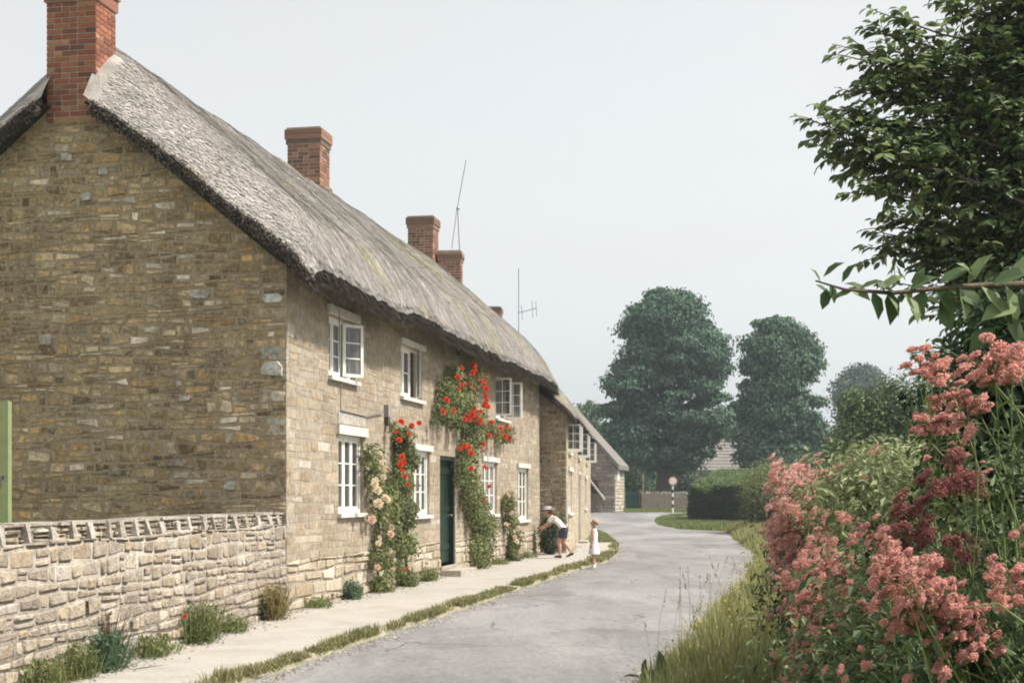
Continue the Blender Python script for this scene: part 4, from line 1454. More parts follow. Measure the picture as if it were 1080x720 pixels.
# a nearer branch with big leaves reaching in from the right
wood, lf = MB(), MB()
nb_ = thing('overhanging_branch', (1.9, 3.9, 1.3), 'near shoot with large pale leaves reaching left across the sky above the flowers', 'branch')
path = np.array([W(1180, 330, 3.9), W(1120, 300, 3.9), W(1060, 300, 3.85), W(1000, 303, 3.8), W(940, 309, 3.8), W(890, 305, 3.75), W(860, 296, 3.75)])
wood.tube(np.concatenate([[[2.15, 4.1, 1.0], [1.95, 4.0, 1.7]], path]), np.linspace(.016, .0025, 9), 6)
spec = [(860, 300, -30, 25), (868, 292, 40, 28), (875, 300, -70, 22), (888, 298, 60, 26), (900, 306, 200, 24), (905, 305, 20, 30), (932, 306, -60, 36), (938, 305, -85, 40), (950, 308, -40, 30), (958, 306, 30, 34), (975, 305, -110, 36), (985, 303, -60, 40), (990, 300, 30, 42), (1005, 303, -30, 46), (1012, 302, -80, 40), (1020, 300, 60, 42), (1035, 302, -50, 48), (1045, 300, 20, 50), (1060, 300, -70, 52), (1068, 298, 50, 54), (1080, 298, -20, 50), (1060, 330, -60, 50), (1085, 350, -80, 55), (1050, 345, 220, 40), (880, 306, 220, 20), (995, 318, -80, 34), (972, 312, -20, 30), (866, 300, 120, 22), (872, 304, -100, 24), (895, 303, -30, 28), (915, 308, 150, 28), (920, 306, -75, 34), (928, 306, 35, 32), (945, 309, 160, 30), (955, 308, -70, 40), (965, 306, 70, 30), (1000, 304, -95, 42), (1075, 320, 200, 50), (1095, 310, 60, 50), (1030, 296, 140, 34)]
P, AX, NR, LN = [], [], [], []
for (u, v, ang, px) in spec:
    P.append(W(u, v, 3.8))
    a = R(ang)
    AX.append([math.cos(a), r.uniform(-.5, .3), math.sin(a)])
    NR.append(unit(np.array([r.normal(0, .4), -.55, .8])))
    LN.append(px * 3.8 / FPX * .95)
LN = np.array(LN)
C = np.where(r.random((len(P), 1)) < .45, [[.19, .25, .11]], [[.075, .125, .045]]) * r.uniform(.8, 1.2, (len(P), 1))
leaves(lf, np.array(P), np.array(AX), np.array(NR), LN, LN * .6, C, fold=.10, fine=True)
part('shoot', wood, M['bark'], nb_, smooth=True)
part('leaves', lf, M['leaf'], nb_)


# ------------------------------------------------------------------ red valerian
def panicle_mesh(name, seed, L, rad, n, dark=0, tint=((.71, .31, .26), (.88, .57, .50))):
    """a valerian head: uneven flat-topped knots of tiny florets with stragglers, on a forked stalk"""
    r = np.random.default_rng(seed)
    mb = MB()
    k = int(L / rad * 1.35) + 1
    for i in range(k):
        f = i / max(1, k - 1)
        c = np.array([r.normal(0, rad * .75), r.normal(0, rad * .75), f * L + r.normal(0, rad * .2)])
        rr = rad * r.uniform(.45, 1.0) * (1.1 - .35 * f)
        m = n // k
        for q in range(6):
            d0 = rdir(1, r)[0]
            d0[2] = abs(d0[2]) * .5
            cc = c + d0 * rr * r.uniform(.4, 1.0)
            kr = rr * r.uniform(.22, .5)
            mm = int(m / 6 * r.uniform(.5, 1.4))
            d = rdir(mm, r)
            d[:, 2] = np.abs(d[:, 2]) * .8 - .25
            P = cc + d * kr * np.where(r.random((mm, 1)) < .15, 1.45, r.uniform(.6, 1.05, (mm, 1)))
            d = unit(d + np.array([0, 0, .4]))
            ax = unit(np.cross(d, rdir(mm, r)) + d * .3)
            ln = rad * r.uniform(.10, .20, mm)
            t = r.random((mm, 1))
            C = (np.array(tint[0]) * (1 - t) + np.array(tint[1]) * t) * r.uniform(.8, 1.1)
            if dark: C = C * np.array([.46, .36, .37])  # darkened petals, shade put into their colour
            leaves(mb, P, ax, d, ln, ln * .8, C * r.uniform(.75, 1.15, (mm, 1)), fold=.15)
            mb.tube([[0, 0, max(-.01, c[2] - L * .4)], cc], rad * .025, 3, C=(.2, .2, .09), cap=False)
    return mb.mesh(name, (0, 0, 0))


near_heads = [panicle_mesh('flower_head', 200 + i, .06, .036, 3000) for i in range(5)]
near_shaded = [panicle_mesh('flower_head', 210 + i, .06, .038, 2600, 1) for i in range(3)]
mid_heads = [panicle_mesh('flower_head', 220 + i, .09, .045, 1300) for i in range(4)]
far_heads = [panicle_mesh('flower_head', 230 + i, .13, .062, 900, tint=((.76, .37, .33), (.90, .64, .58))) for i in range(4)]
for m_ in near_heads + near_shaded + mid_heads + far_heads: m_.materials.append(M['petal'])
_first = {}


def put_head(me, parent, P, axis, sc):
    o = bpy.data.objects.new('flower_head', me)
    COL.objects.link(o)
    o.parent = parent
    o.location = Vector(P) - Vector(ORG[parent.name])
    q = Vector((0, 0, 1)).rotation_difference(Vector(axis).normalized())
    o.rotation_mode = 'QUATERNION'
    o.rotation_quaternion = q @ Matrix.Rotation(random.uniform(0, 6.28), 3, 'Z').to_quaternion()
    o.scale = (sc,) * 3
    return o


def valerian(label, base, heads, meshes, sc, leafsize, nleaf, blobs, seed, cA=(.06, .10, .045), cB=(.16, .20, .09), lean=(0, 0, 1)):
    r = np.random.default_rng(seed)
    t = thing('valerian_plant', tuple(base), label, 'flowering plant', 'valerian plants on the bank')
    st, lf = MB(), MB()
    base = np.array(base, float)
    for h in heads:
        P = np.array(h[0], float)
        s_ = h[1]
        foot = base + np.array([r.normal(0, .22), r.normal(0, .22), 0])
        foot = P * .62 + foot * .38 + np.array([.06, .05, -.12])
        ctrl = (foot + P) / 2 + np.array([r.normal(0, .05), r.normal(0, .05), .1])
        tt = np.linspace(0, 1, 6)[:, None]
        path = (1 - tt) ** 2 * foot + 2 * tt * (1 - tt) * ctrl + tt ** 2 * P
        st.tube(path, np.linspace(.0032, .0013, 6), 4, cap=False)
        ax = unit(path[-1] - path[-2]) if len(h) < 3 or h[2] is None else np.array(h[2], float)
        put_head(meshes[int(r.integers(len(meshes)))] if len(h) < 4 else h[3], t, P, ax + r.normal(0, .12, 3), s_)
        m = 12
        f = r.uniform(.15, .9, m)
        Q = foot + (P - foot) * f[:, None] + (ctrl - (foot + P) / 2) * (2 * f * (1 - f))[:, None]
        ax2 = unit(rdir(m, r) + np.array([0, 0, .3]))
        ln = leafsize * r.uniform(.7, 1.3, m)
        tq = r.random((m, 1))
        leaves(lf, Q, ax2, unit(rdir(m, r) * .6 + np.array([0, 0, 1.0])), ln, ln * .38, np.array(cA) * (1 - tq) + np.array(cB) * tq, fine=sc > .9)
    blob_leaves(lf, blobs, nleaf, leafsize, r, cA, cB, shell=.15, aspect=.38)
    part('stems', st, M['stem'], t)
    part('foliage', lf, M['leaf'], t)
    return t


big_extra = []
r = np.random.default_rng(300)
# nearest plant, right foreground
Yn = 3.1
def HN(u, v, s_=1.0, ax=None, me=None, Y=Yn): return (W(u, v, Y + r.uniform(-.08, .08)), s_, ax) if me is None else (W(u, v, Y), s_, ax, me)


ax_ = (-.75, -.25, .62)
big = [(942, 588), (955, 600), (968, 604), (982, 612), (996, 618), (1010, 628), (1022, 638), (1038, 640), (958, 622), (974, 634), (990, 645), (1004, 655), (1018, 660), (1030, 655), (1044, 660), (985, 668), (1000, 675), (1015, 682), (950, 640), (966, 652), (1052, 672), (1000, 690), (1036, 676), (975, 590), (1006, 608)]
for _ in range(34):
    f = r.random()
    big.append((940 + 100 * f + r.normal(0, 7), 585 + 72 * f + r.normal(0, 10) + 10))
base = (1.30, 3.3, .55)
valerian('nearest valerian plant with a long drooping coral flower spike, lower right', base,
         [HN(u + 6, v + 12, r.uniform(.5, .95), ax_) for u, v in big] + [HN(918, 700, .6), HN(890, 715, .6), HN(1000, 712, .7, (-.4, -.2, .9)), HN(968, 722, .8), HN(1068, 640, .55), HN(1055, 700, .6)],
         near_heads, 1.0, .045, 2600, [((1.25, 3.7, 1.0), (.4, .35, .42)), ((1.0, 3.9, .85), (.3, .3, .4)), ((1.45, 3.6, 1.25), (.3, .3, .35))], 301, (.03, .06, .025), (.09, .13, .05))
valerian('valerian plant at the right edge with round coral heads on bare stems', (1.55, 3.6, .6),
         [HN(1056, 622, .85), HN(1074, 615, .9), HN(1050, 605, .6), HN(1078, 605, .8), HN(1062, 590 + 20, .8), HN(1050, 396, 1.35, None, None, 3.5), HN(1068, 388, 1.3, None, None, 3.5), HN(1078, 380, .8, None, None, 3.5), HN(1044, 403, 1.2, None, None, 3.5), HN(1060, 404, 1.1, None, None, 3.5), HN(1074, 398, 1.2, None, None, 3.5), HN(1042, 388, 1, None, None, 3.5), HN(1028, 446, 1.1, None, None, 3.6), HN(1044, 432, 1, None, None, 3.6), HN(1020, 432, 1.2, None, None, 3.6), HN(1035, 440, 1.1, None, None, 3.6), HN(1010, 425, .6, None, None, 3.6), HN(1075, 560, .6), HN(1084, 640, .7)],
         near_heads, 1.0, .045, 1800, [((1.7, 4.1, 1.35), (.4, .35, .5)), ((1.55, 4.2, 1.0), (.4, .3, .4))], 302, (.03, .06, .025), (.09, .13, .05))
valerian('valerian plant with heads coloured darker for shade in the middle of the bank', (1.55, 4.4, .7),
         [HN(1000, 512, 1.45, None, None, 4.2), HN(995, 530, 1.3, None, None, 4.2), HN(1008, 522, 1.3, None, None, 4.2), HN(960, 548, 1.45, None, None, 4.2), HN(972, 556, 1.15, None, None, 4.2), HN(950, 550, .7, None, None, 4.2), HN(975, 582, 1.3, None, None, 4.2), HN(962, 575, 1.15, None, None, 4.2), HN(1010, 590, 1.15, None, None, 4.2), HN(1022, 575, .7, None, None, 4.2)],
         near_shaded, 1.0, .045, 3600, [((1.45, 4.8, 1.3), (.45, .4, .38)), ((1.25, 5.0, 1.1), (.4, .35, .4)), ((1.75, 4.9, 1.5), (.45, .4, .4))], 303, (.05, .08, .035), (.17, .21, .09))
valerian('valerian plant with small coral heads leaning left below the shade-darkened ones', (1.35, 4.3, .55),
         [HN(930, 570, .9, (-.7, -.1, .6), None, 4.0), HN(940, 578, .8, (-.7, -.1, .6), None, 4.0), HN(950, 586, .8, (-.7, -.1, .6), None, 4.0), HN(922, 560, .8, (-.7, 0, .7), None, 4.0), HN(983, 400, 1.35, None, None, 4.3), HN(968, 396, 1.2, None, None, 4.3), HN(975, 404, 1.2, None, None, 4.3), HN(986, 452, 1.35, None, None, 4.3), HN(972, 455, .7, None, None, 4.3), HN(1000, 455, .7, None, None, 4.3), HN(1010, 430, 1.2, None, None, 4.3),
          HN(990, 410, 1.2, None, None, 4.3), HN(996, 398, 1.1, None, None, 4.3), HN(980, 462, 1.1, None, None, 4.3), HN(994, 444, 1.1, None, None, 4.3), HN(978, 486, .5, None, None, 4.3), HN(1005, 480, .6, None, None, 4.3), HN(1040, 500, .5, None, None, 4.3)],
         near_heads, 1.0, .045, 2600, [((1.15, 4.4, 1.0), (.3, .35, .4)), ((1.0, 4.6, .8), (.3, .3, .4))], 304, (.05, .085, .035), (.17, .21, .09))
# middle distance plants
def scat(pts, Y, s0, s1): return [(W(u, v, Y + r.uniform(-.25, .25)), r.uniform(s0, s1), None) for u, v in pts]


valerian('valerian clump with scattered small heads at the foot of the bank', (1.75, 6.2, .35),
         scat([(850, 648), (862, 660), (845, 660), (858, 672), (878, 652), (884, 660), (918, 690), (925, 697), (848, 700), (856, 706), (900, 650), (842, 642), (870, 598), (862, 604), (852, 606), (905, 705), (838, 712), (890, 612), (915, 612), (905, 655), (888, 690), (860, 688), (870, 640), (852, 690), (846, 706), (896, 700), (908, 668), (868, 668), (930, 672), (935, 706), (878, 708)], 5.05, .75, 1.15),
         mid_heads, .8, .04, 7500, [((1.55, 5.9, .85), (.42, .4, .35)), ((1.75, 6.4, 1.0), (.45, .4, .35)), ((1.35, 5.6, .6), (.3, .3, .3)), ((1.9, 5.9, .9), (.4, .4, .4))], 305, (.025, .05, .022), (.075, .115, .045))
P1 = [(r.normal(842, 15), r.normal(562, 38)) for _ in range(74)]
P1 = [(max(u, 818 + abs(v - 560) * .12), v) for u, v in P1]
valerian('large valerian bush massed with pink heads, leftmost on the bank', (2.2, 8.8, .5), scat([p for p in P1 if 495 < p[1] < 650], 8.5, .7, 1.05),
         far_heads, .7, .05, 6500, [((1.95, 9.0, 1.35), (.33, .4, .42)), ((1.85, 8.8, .95), (.33, .4, .4)), ((2.15, 9.0, 1.0), (.4, .4, .5))], 306)
P2 = [(r.uniform(838, 900), 0) for _ in range(62)]
P2 = [(u, 496 + abs(u - 862) * .5 + r.uniform(0, 55)) for u, v in P2]
valerian('valerian bush with pink heads crowding its crest behind the leftmost one', (2.5, 9.8, .6), scat(P2, 9.3, .7, 1.0),
         far_heads, .7, .05, 7000, [((2.3, 9.8, 1.5), (.43, .4, .40)), ((2.55, 9.8, 1.5), (.45, .4, .4)), ((2.35, 9.7, 1.1), (.5, .4, .4))], 307, (.08, .12, .05), (.19, .23, .10))
P3 = [(868, 576), (880, 570), (888, 582), (875, 590), (862, 584), (893, 592), (855, 600), (900, 560), (884, 600), (872, 560), (866, 548), (908, 560), (890, 545), (905, 595), (878, 610), (895, 610), (857, 620), (846, 612), (866, 626), (874, 636), (915, 578), (925, 600)]
valerian('valerian with pale leafy stems and few heads in the centre of the bank', (2.3, 7.9, .7), scat(P3, 7.2, .6, 1.05) + scat([(935, 500), (944, 512), (925, 478), (912, 505), (903, 492), (886, 492)], 7.6, .45, .6),
         mid_heads, .8, .05, 14000, [((2.2, 8.1, 1.5), (.45, .4, .35)), ((2.5, 8.2, 1.6), (.45, .4, .4)), ((2.05, 7.8, 1.2), (.4, .4, .35)), ((2.5, 7.9, 1.2), (.5, .4, .4)), ((2.0, 7.6, .9), (.4, .4, .3)), (W(905, 528, 7.5), (.35, .3, .28)), (W(945, 520, 7.5), (.38, .3, .28)), (W(925, 500, 7.9), (.3, .3, .22))], 308, (.15, .19, .075), (.40, .43, .23))

# dry grass stalks rising out of the valerian
for i, (u0, v0, u1, v1, Y, lab) in enumerate([(1080, 440, 985, 362, 3.6, 'long thin bare stalk arching left above the coral heads'), (1085, 660, 1020, 640, 2.9, 'thick pale stem at the right edge crossing the flower spike')]):
    mb = MB()
    pts = [W(u0, v0, Y), W((u0 + u1) / 2, (v0 + v1) / 2 - 14, Y), W(u1, v1, Y)]
    pts = [W(u0 + 60, v0 + 120, Y + .3)] + pts
    mb.tube(pts, [.004, .0035, .002, .0012], 5)
    solo('dry_stalk', mb, M['stem'], tuple(pts[0]), label=lab, cat='stalk')


# ------------------------------------------------------------------ climbing roses on the cottage
def bloom_mesh(seed, cA, cB, rad=.045):
    r = np.random.default_rng(seed)
    mb = MB()
    n = 34
    f = np.linspace(.15, 1, n)
    th = np.arange(n) * 2.4
    P = np.stack([np.cos(th) * rad * f * .25, np.sin(th) * rad * f * .25, 0 * f], 1)
    ax = unit(np.stack([np.cos(th) * f, np.sin(th) * f, 1.15 - f], 1))
    nr = unit(np.stack([-np.cos(th), -np.sin(th), 1 + 0 * f], 1))
    t = r.random((n, 1))
    C = np.array(cA) * (1 - t) + np.array(cB) * t
    leaves(mb, P, ax, nr, rad * (.6 + .5 * f), rad * .8, C, fold=.2, fine=True)
    me = mb.mesh('bloom', (0, 0, 0))
    me.materials.append(M['petal'])
    return me


red_b = [bloom_mesh(i, (.62, .045, .015), (.80, .12, .04)) for i in (1, 2)]
pale_b = [bloom_mesh(i + 5, (.75, .62, .42), (.82, .74, .60)) for i in (1, 2)]
pink_b = [bloom_mesh(i + 9, (.75, .50, .38), (.80, .62, .50)) for i in (1, 2)]


def climber(label, stems, clouds, nleaf, blooms, seed, cA, cB, fr=A, size=.06):
    """stems: lists of (u,v); clouds: (u,v,ru,rv px); blooms: (u,v,kind,scale)"""
    r = np.random.default_rng(seed)

    def on(u, v, t=.12):
        s_ = fr.s_at(u, t)
        p = fr([[s_, t, 0]])[0]
        return np.array([p[0], p[1], H0 + (VH - v) / FPX * p[1]])
    b0 = on(*stems[0][0], .12)
    b0[2] = .03
    t = thing('climbing_rose', tuple(b0), label, 'climbing rose', 'climbing roses on the cottage front')
    mb = MB()
    for st in stems:
        pts = [on(u, v, .06 + .04 * (k % 2)) for k, (u, v) in enumerate(st)]
        if st is stems[0]: pts[0][2] = .02
        mb.tube(pts, np.linspace(.028, .009, len(pts)), 6, cap=False)
    part('stems', mb, M['bark'], t)
    bl = []
    for (u, v, ru, rv) in clouds:
        c = on(u, v, .16)
        k = c[1] / FPX
        ds = ru / (abs(828 - u) / c[1]) * 1.0
        # lumps following the wall
        for _s in range(2):
            bl.append((c + fr.d * float(np.clip(r.normal(0, ds + .12), -ds - .15, ds + .15)) + np.array([0, 0, r.normal(0, rv * k)]), (.09, .09, .10)))
        m = max(1, int(ds / .25))
        for j in range(m):
            off = (j - (m - 1) / 2) * (ds * 2 / max(m, 1)) * .8
            bl.append((c + fr.d * off + np.array([0, 0, r.normal(0, rv * k * .15)]), (.22, .22, max(rv * k, .12)), ))
    lf = MB()
    blob_leaves(lf, bl, nleaf, size, r, cA, cB, shell=.15, aspect=.7)
    part('foliage', lf, M['leaf'], t)
    for (u, v, kind, sc) in blooms:
        me = {'r': red_b, 'w': pale_b, 'p': pink_b}[kind][int(r.integers(2))]
        P = on(u, v, r.uniform(.26, .42))
        o = bpy.data.objects.new('bloom', me)
        COL.objects.link(o)
        o.parent = t
        o.location = Vector(P - b0)
        dirv = Vector(fr.n + np.array([-.5, -1.0, .55]) * .6 + r.normal(0, .3, 3)).normalized()
        o.rotation_mode = 'QUATERNION'
        o.rotation_quaternion = Vector((0, 0, 1)).rotation_difference(dirv)
        o.scale = (sc,) * 3
    return t


rr_ = random.Random(8)
gA, gB = (.10, .13, .045), (.26, .28, .12)
# whitish rose right of the first ground window
climber('climbing rose with cream-white blooms between the first two ground-floor windows', [[(398, 632), (399, 590), (400, 555), (398, 520), (394, 480)], [(398, 560), (404, 530), (408, 500)]],
        [(392, 478, 2, 14), (396, 500, 4, 18), (402, 525, 6, 20), (404, 555, 8, 18), (412, 535, 7, 24), (416, 570, 8, 16), (415, 505, 4, 14), (400, 585, 3, 16), (418, 600, 4, 10), (402, 620, 3, 14)], 3600,
        [(395, 510, 'w', 1.3), (398, 517, 'w', 1.5), (399, 531, 'w', 1.7), (407, 526, 'w', 1.7), (396, 507, 'w', 1.2), (405, 497, 'w', 1), (408, 494, 'w', 1), (404, 503, 'w', 1.1), (402, 488, 'w', .9), (392, 548, 'p', 1.4), (412, 563, 'p', 1.3), (413, 556, 'p', 1), (400, 567, 'w', .9), (411, 581, 'w', 1), (399, 573, 'w', 1), (398, 598, 'p', 1), (401, 478, 'w', .8), (415, 600, 'p', .7)], 401, gA, gB)
climber('slender red climbing rose beside the junction box, reaching above the second ground window', [[(430, 622), (428, 590), (426, 560), (424, 520), (424, 480), (426, 455)], [(428, 570), (432, 540), (434, 500), (437, 470)]],
        [(424, 455, 6, 8), (426, 472, 7, 14), (430, 486, 8, 10), (424, 510, 7, 20), (427, 540, 7, 20), (429, 575, 6, 18), (429, 608, 4, 12)], 4800,
        [(423, 445, 'r', 1.3), (434, 449, 'r', 1.1), (442, 446, 'r', 1), (421, 464, 'r', 1.1), (424, 482, 'r', 1.2), (422, 490, 'r', 1.3), (426, 487, 'r', 1), (427, 502, 'r', 1), (430, 511, 'r', 1), (417, 455, 'r', .8), (428, 601, 'r', .9), (424, 496, 'r', .8), (431, 458, 'r', .8)], 402, gA, gB)
bl = [(487, 388), (499, 385), (501, 390), (498, 393), (503, 395), (509, 396), (512, 400), (507, 402), (511, 405), (513, 410), (511, 414), (512, 418), (509, 408), (496, 406), (499, 410), (487, 406), (484, 411), (490, 404), (513, 423), (511, 427), (500, 430), (503, 434), (507, 434), (498, 437), (504, 440), (493, 438), (490, 442), (495, 442), (507, 443), (467, 434), (478, 433), (517, 446), (514, 429), (524, 457), (534, 449), (538, 453), (532, 460), (516, 459), (520, 445), (494, 472), (490, 470), (497, 478), (509, 468), (509, 475), (497, 494), (511, 493), (516, 513), (509, 527), (486, 473), (471, 422), (528, 452), (537, 462), (505, 445), (483, 398), (491, 398)]
climber('big vigorous red climbing rose spreading from the green door up to the eaves', [[(512, 604), (508, 570), (500, 530), (492, 490), (494, 460), (500, 430), (498, 400)], [(496, 470), (486, 440), (478, 415)], [(500, 460), (515, 450), (532, 452)]],
        [(484, 400, 11, 12), (500, 400, 9, 14), (474, 418, 10, 16), (490, 425, 10, 18), (468, 434, 7, 10), (500, 442, 10, 12), (480, 446, 6, 4), (498, 462, 7, 12), (518, 455, 6, 8), (532, 456, 6, 9), (494, 480, 8, 14), (492, 500, 8, 16), (497, 520, 9, 18), (504, 540, 9, 18), (512, 556, 10, 14), (508, 575, 8, 16), (508, 595, 4, 12)], 17000,
        [(u, v, 'r', rr_.uniform(.9, 1.6)) for u, v in bl], 403, gA, gB)
climber('small climber with pale pink blooms between the last two ground-floor windows', [[(541, 599), (540, 580), (537, 555), (535, 525)]],
        [(536, 530, 2, 10), (538, 552, 3, 14), (542, 570, 4, 14), (541, 590, 4, 10)], 2600,
        [(536, 522, 'p', 1.3), (534, 553, 'p', 1.2), (545, 545, 'w', 1.1), (542, 560, 'w', 1.0), (545, 571, 'w', 1.3), (543, 566, 'p', 1.1), (547, 556, 'w', 1), (549, 581, 'p', 1), (540, 540, 'w', .9)], 404, gA, gB)


# ------------------------------------------------------------------ weeds at the wall foot
def weed(label, x, y, h, w, n, cA, cB, seed, blade=True, name='weed_clump'):
    r = np.random.default_rng(seed)
    z = .04
    mb = MB()
    m = n // 3
    P = np.stack([x + np.clip(r.normal(0, w * .35, m), -w * .6, w * .6), y + np.clip(r.normal(0, w * .5, m), -w, w), np.full(m, z)], 1)
    ax = unit(r.normal(0, .3, (m, 3)) + np.array([.1, 0, 1.0]))
    t = r.random((m, 1))
    ln = h * r.uniform(.4, 1.1, m)
    leaves(mb, P, ax, rdir(m, r), ln, r.uniform(.008, .016, m), np.array(cA) * (1 - t) + np.array(cB) * t, fold=.1)
    m = n - m
    f = r.random(m)
    P = np.stack([x + np.clip(r.normal(0, w * .35, m), -w * .6, w * .6), y + np.clip(r.normal(0, w * .5, m), -w, w), z + h * .8 * f ** 1.3], 1)
    ax = unit(rdir(m, r) + np.array([0, 0, .3]))
    ln = r.uniform(.03, .07, m)
    t = r.random((m, 1))
    leaves(mb, P, ax, unit(rdir(m, r) * .6 + np.array([0, 0, 1.0])), ln, ln * (.5 if blade else .75), np.array(cA) * (1 - t) + np.array(cB) * t)
    return solo(name, mb, M['leaf'], (x, y, z), label=label, cat='weeds', group='weeds along the foot of the walls')


def wallfoot(u):
    Y_ = np.linspace(9, 38, 2000)
    X_ = wall_x(Y_) + .14
    k = np.argmin(abs(540 + FPX * X_ / Y_ - u))
    return float(X_[k]), float(Y_[k])


for i, (u, h, w, n, k, lab) in enumerate([
    (112, .42, .22, 900, 'b', 'blue-green leafy weed against the garden wall, near the lower left'),
    (82, .36, .22, 600, 'g', 'grassy weed left of the blue-green one'),
    (45, .3, .3, 600, 'g', 'low weeds at the lower left corner of the wall'),
    (160, .26, .3, 500, 'g', 'low yellowing grass right of the blue-green weed'),
    (210, .5, .30, 900, 'g', 'tall upright grass tuft at the foot of the garden wall'),
    (245, .24, .25, 350, 'g', 'small grass tuft between the tall grass and the corner weed'),
    (288, .55, .22, 700, 'y', 'tall rusty yellow weed at the cottage corner'),
    (372, .32, .18, 500, 'b', 'bluish low plant under the first ground-floor window'),
    (335, .18, .28, 350, 'g', 'thin grass along the cottage foot left of the bluish plant'),
    (405, .22, .2, 350, 'g', 'low weeds at the foot of the cream rose'),
    (428, .32, .25, 600, 'g', 'bushy weeds at the foot of the slender red rose'),
    (452, .3, .25, 500, 'g', 'weeds left of the green door'),
    (525, .2, .35, 400, 'g', 'low weeds at the foot of the big red rose'),
    (556, .2, .4, 400, 'g', 'low weeds under the last ground-floor window')]):
    x, y = wallfoot(u)
    cs = {'b': ((.07, .13, .07), (.16, .22, .14)), 'g': ((.11, .15, .045), (.24, .25, .10)), 'y': ((.20, .17, .06), (.30, .25, .11))}[k]
    weed(lab, x, y, h, w, n, *cs, 500 + i, blade=k != 'b')
x, y = wallfoot(192)
pp = thing('poppy', (x + .05, y, .04), 'single small orange-red poppy before the garden wall', 'flower')
part('stem', MB().tube([[x + .05, y, .03], [x + .04, y, .2], [x + .03, y, .36]], .003, 4), M['stem'], pp)
o = bpy.data.objects.new('flower_head', red_b[0])
COL.objects.link(o)
o.parent = pp
o.location = (-.02, 0, .33)
o.rotation_euler = (R(60), 0, 0)
o.scale = (.5,) * 3
# dark dried plant on the wall
x, y = wallfoot(113)
weed('dark brown dried dock stalk standing against the garden wall', x - .03, y + .12, .62, .05, 160, (.10, .06, .04), (.17, .11, .07), 540)


# ------------------------------------------------------------------ grit and loose chippings along the edges
r = np.random.default_rng(650)
mb = MB()
n = 5200
Yg = 9.5 + r.random(n) ** 1.4 * 34
side_ = r.random(n)
xin = np.interp(Yg, np.arange(3, 47, .5), [strip_in(y) for y in np.arange(3, 47, .5)])
Xg = np.where(side_ < .4, wall_x(Yg) + .03 + np.abs(r.normal(0, .16, n)), np.where(side_ < .7, XL(Yg) + .03 + np.abs(r.normal(0, .14, n)), XR(Yg) - .02 - np.abs(r.normal(0, .16, n))))
Zg = np.where(side_ < .4, .06, .018)
sz = r.uniform(.006, .020, n)
P = np.stack([Xg, Yg, Zg], 1)
o4 = np.array([[-1, -.8, 0], [1, -.7, 0], [.8, 1, 0], [-.9, .8, 0], [-.3, -.3, .8], [.4, .3, .7]])
V = (P[:, None] + o4[None] * sz[:, None, None] * r.uniform(.6, 1.3, (n, 6, 3))).reshape(-1, 3)
k = np.arange(n)[:, None] * 6
C = np.array([.30, .275, .24]) * r.uniform(.5, 1.3, (n, 1))
for f in ([0, 1, 5, 4], [1, 2, 5, 5], [2, 3, 4, 5], [3, 0, 4, 4]):
    if len(set(f)) == 4: mb.add(V, k + f, C)
    else: mb.add(V, k + list(dict.fromkeys(f)), C)
solo('loose_grit', mb, M['dry_stone'], (0, 0, 0), label='loose grit and chippings lying along the road edges and wall foot', cat='grit', kind='stuff')

# ------------------------------------------------------------------ grass
def grass(name, label, P, h, w, cA, cB, r, lean=.25, seg=2):
    n = len(P)
    mb = MB()
    az = r.uniform(0, 2 * math.pi, n)
    sd = np.stack([np.cos(az), np.sin(az), 0 * az], 1)
    ln = np.stack([np.cos(az + 1.57), np.sin(az + 1.57), 0 * az], 1) * r.normal(0, lean, (n, 1)) * h[:, None]
    up = np.array([0, 0, 1.0])
    b0, b1 = P - sd * w[:, None], P + sd * w[:, None]
    m = P + up * h[:, None] * .6 + ln * .4
    tp = P + up * h[:, None] + ln * 1.1
    V = np.stack([b0, b1, m + sd * w[:, None] * .8, m - sd * w[:, None] * .8, tp], 1).reshape(-1, 3)
    k = np.arange(n)[:, None] * 5
    t = vnoise(P, .9, 3)[:, None] * .6 + r.random((n, 1)) * .4
    C = np.array(cA) * (1 - t) + np.array(cB) * t
    C = C * r.uniform(.8, 1.2, (n, 1))
    mb.add(V, k + [0, 1, 2, 3], C)
    mb.add(V, k + [3, 2, 4], C)
    return solo(name, mb, M['leaf'], (0, 0, 0), label=label, cat='grass', kind='stuff')


r = np.random.default_rng(600)
# right verge
n = 150000
Yv = 9 + (r.random(n) ** 1.5) * 52
qv = r.random(n) ** .8 * 2.6 - .02
qv = qv + (vnoise(np.stack([Yv, 0 * Yv, 0 * Yv], 1), 1.6, 3) - .5) * .5 * (qv < .3)
Xv = XR(Yv) + qv
ok = np.ones(n, bool)
P = np.stack([Xv, Yv, gz(Xv, Yv)], 1)[ok]
hh = (r.uniform(.10, .34, len(P)) + .25 * (r.random(len(P)) < .12)) * np.interp(qv[ok], [0, .25, .8], [.35, .75, 1.15]) * np.interp(P[:, 1], [10, 25, 60], [1.1, 1, .9])
grass('verge_grass', 'long sunlit meadow grass on the right-hand verge', P, hh, r.uniform(.003, .006, len(P)) * np.interp(P[:, 1], [10, 30, 60], [1, 2.2, 3.5]), (.17, .19, .065), (.38, .36, .16), r)
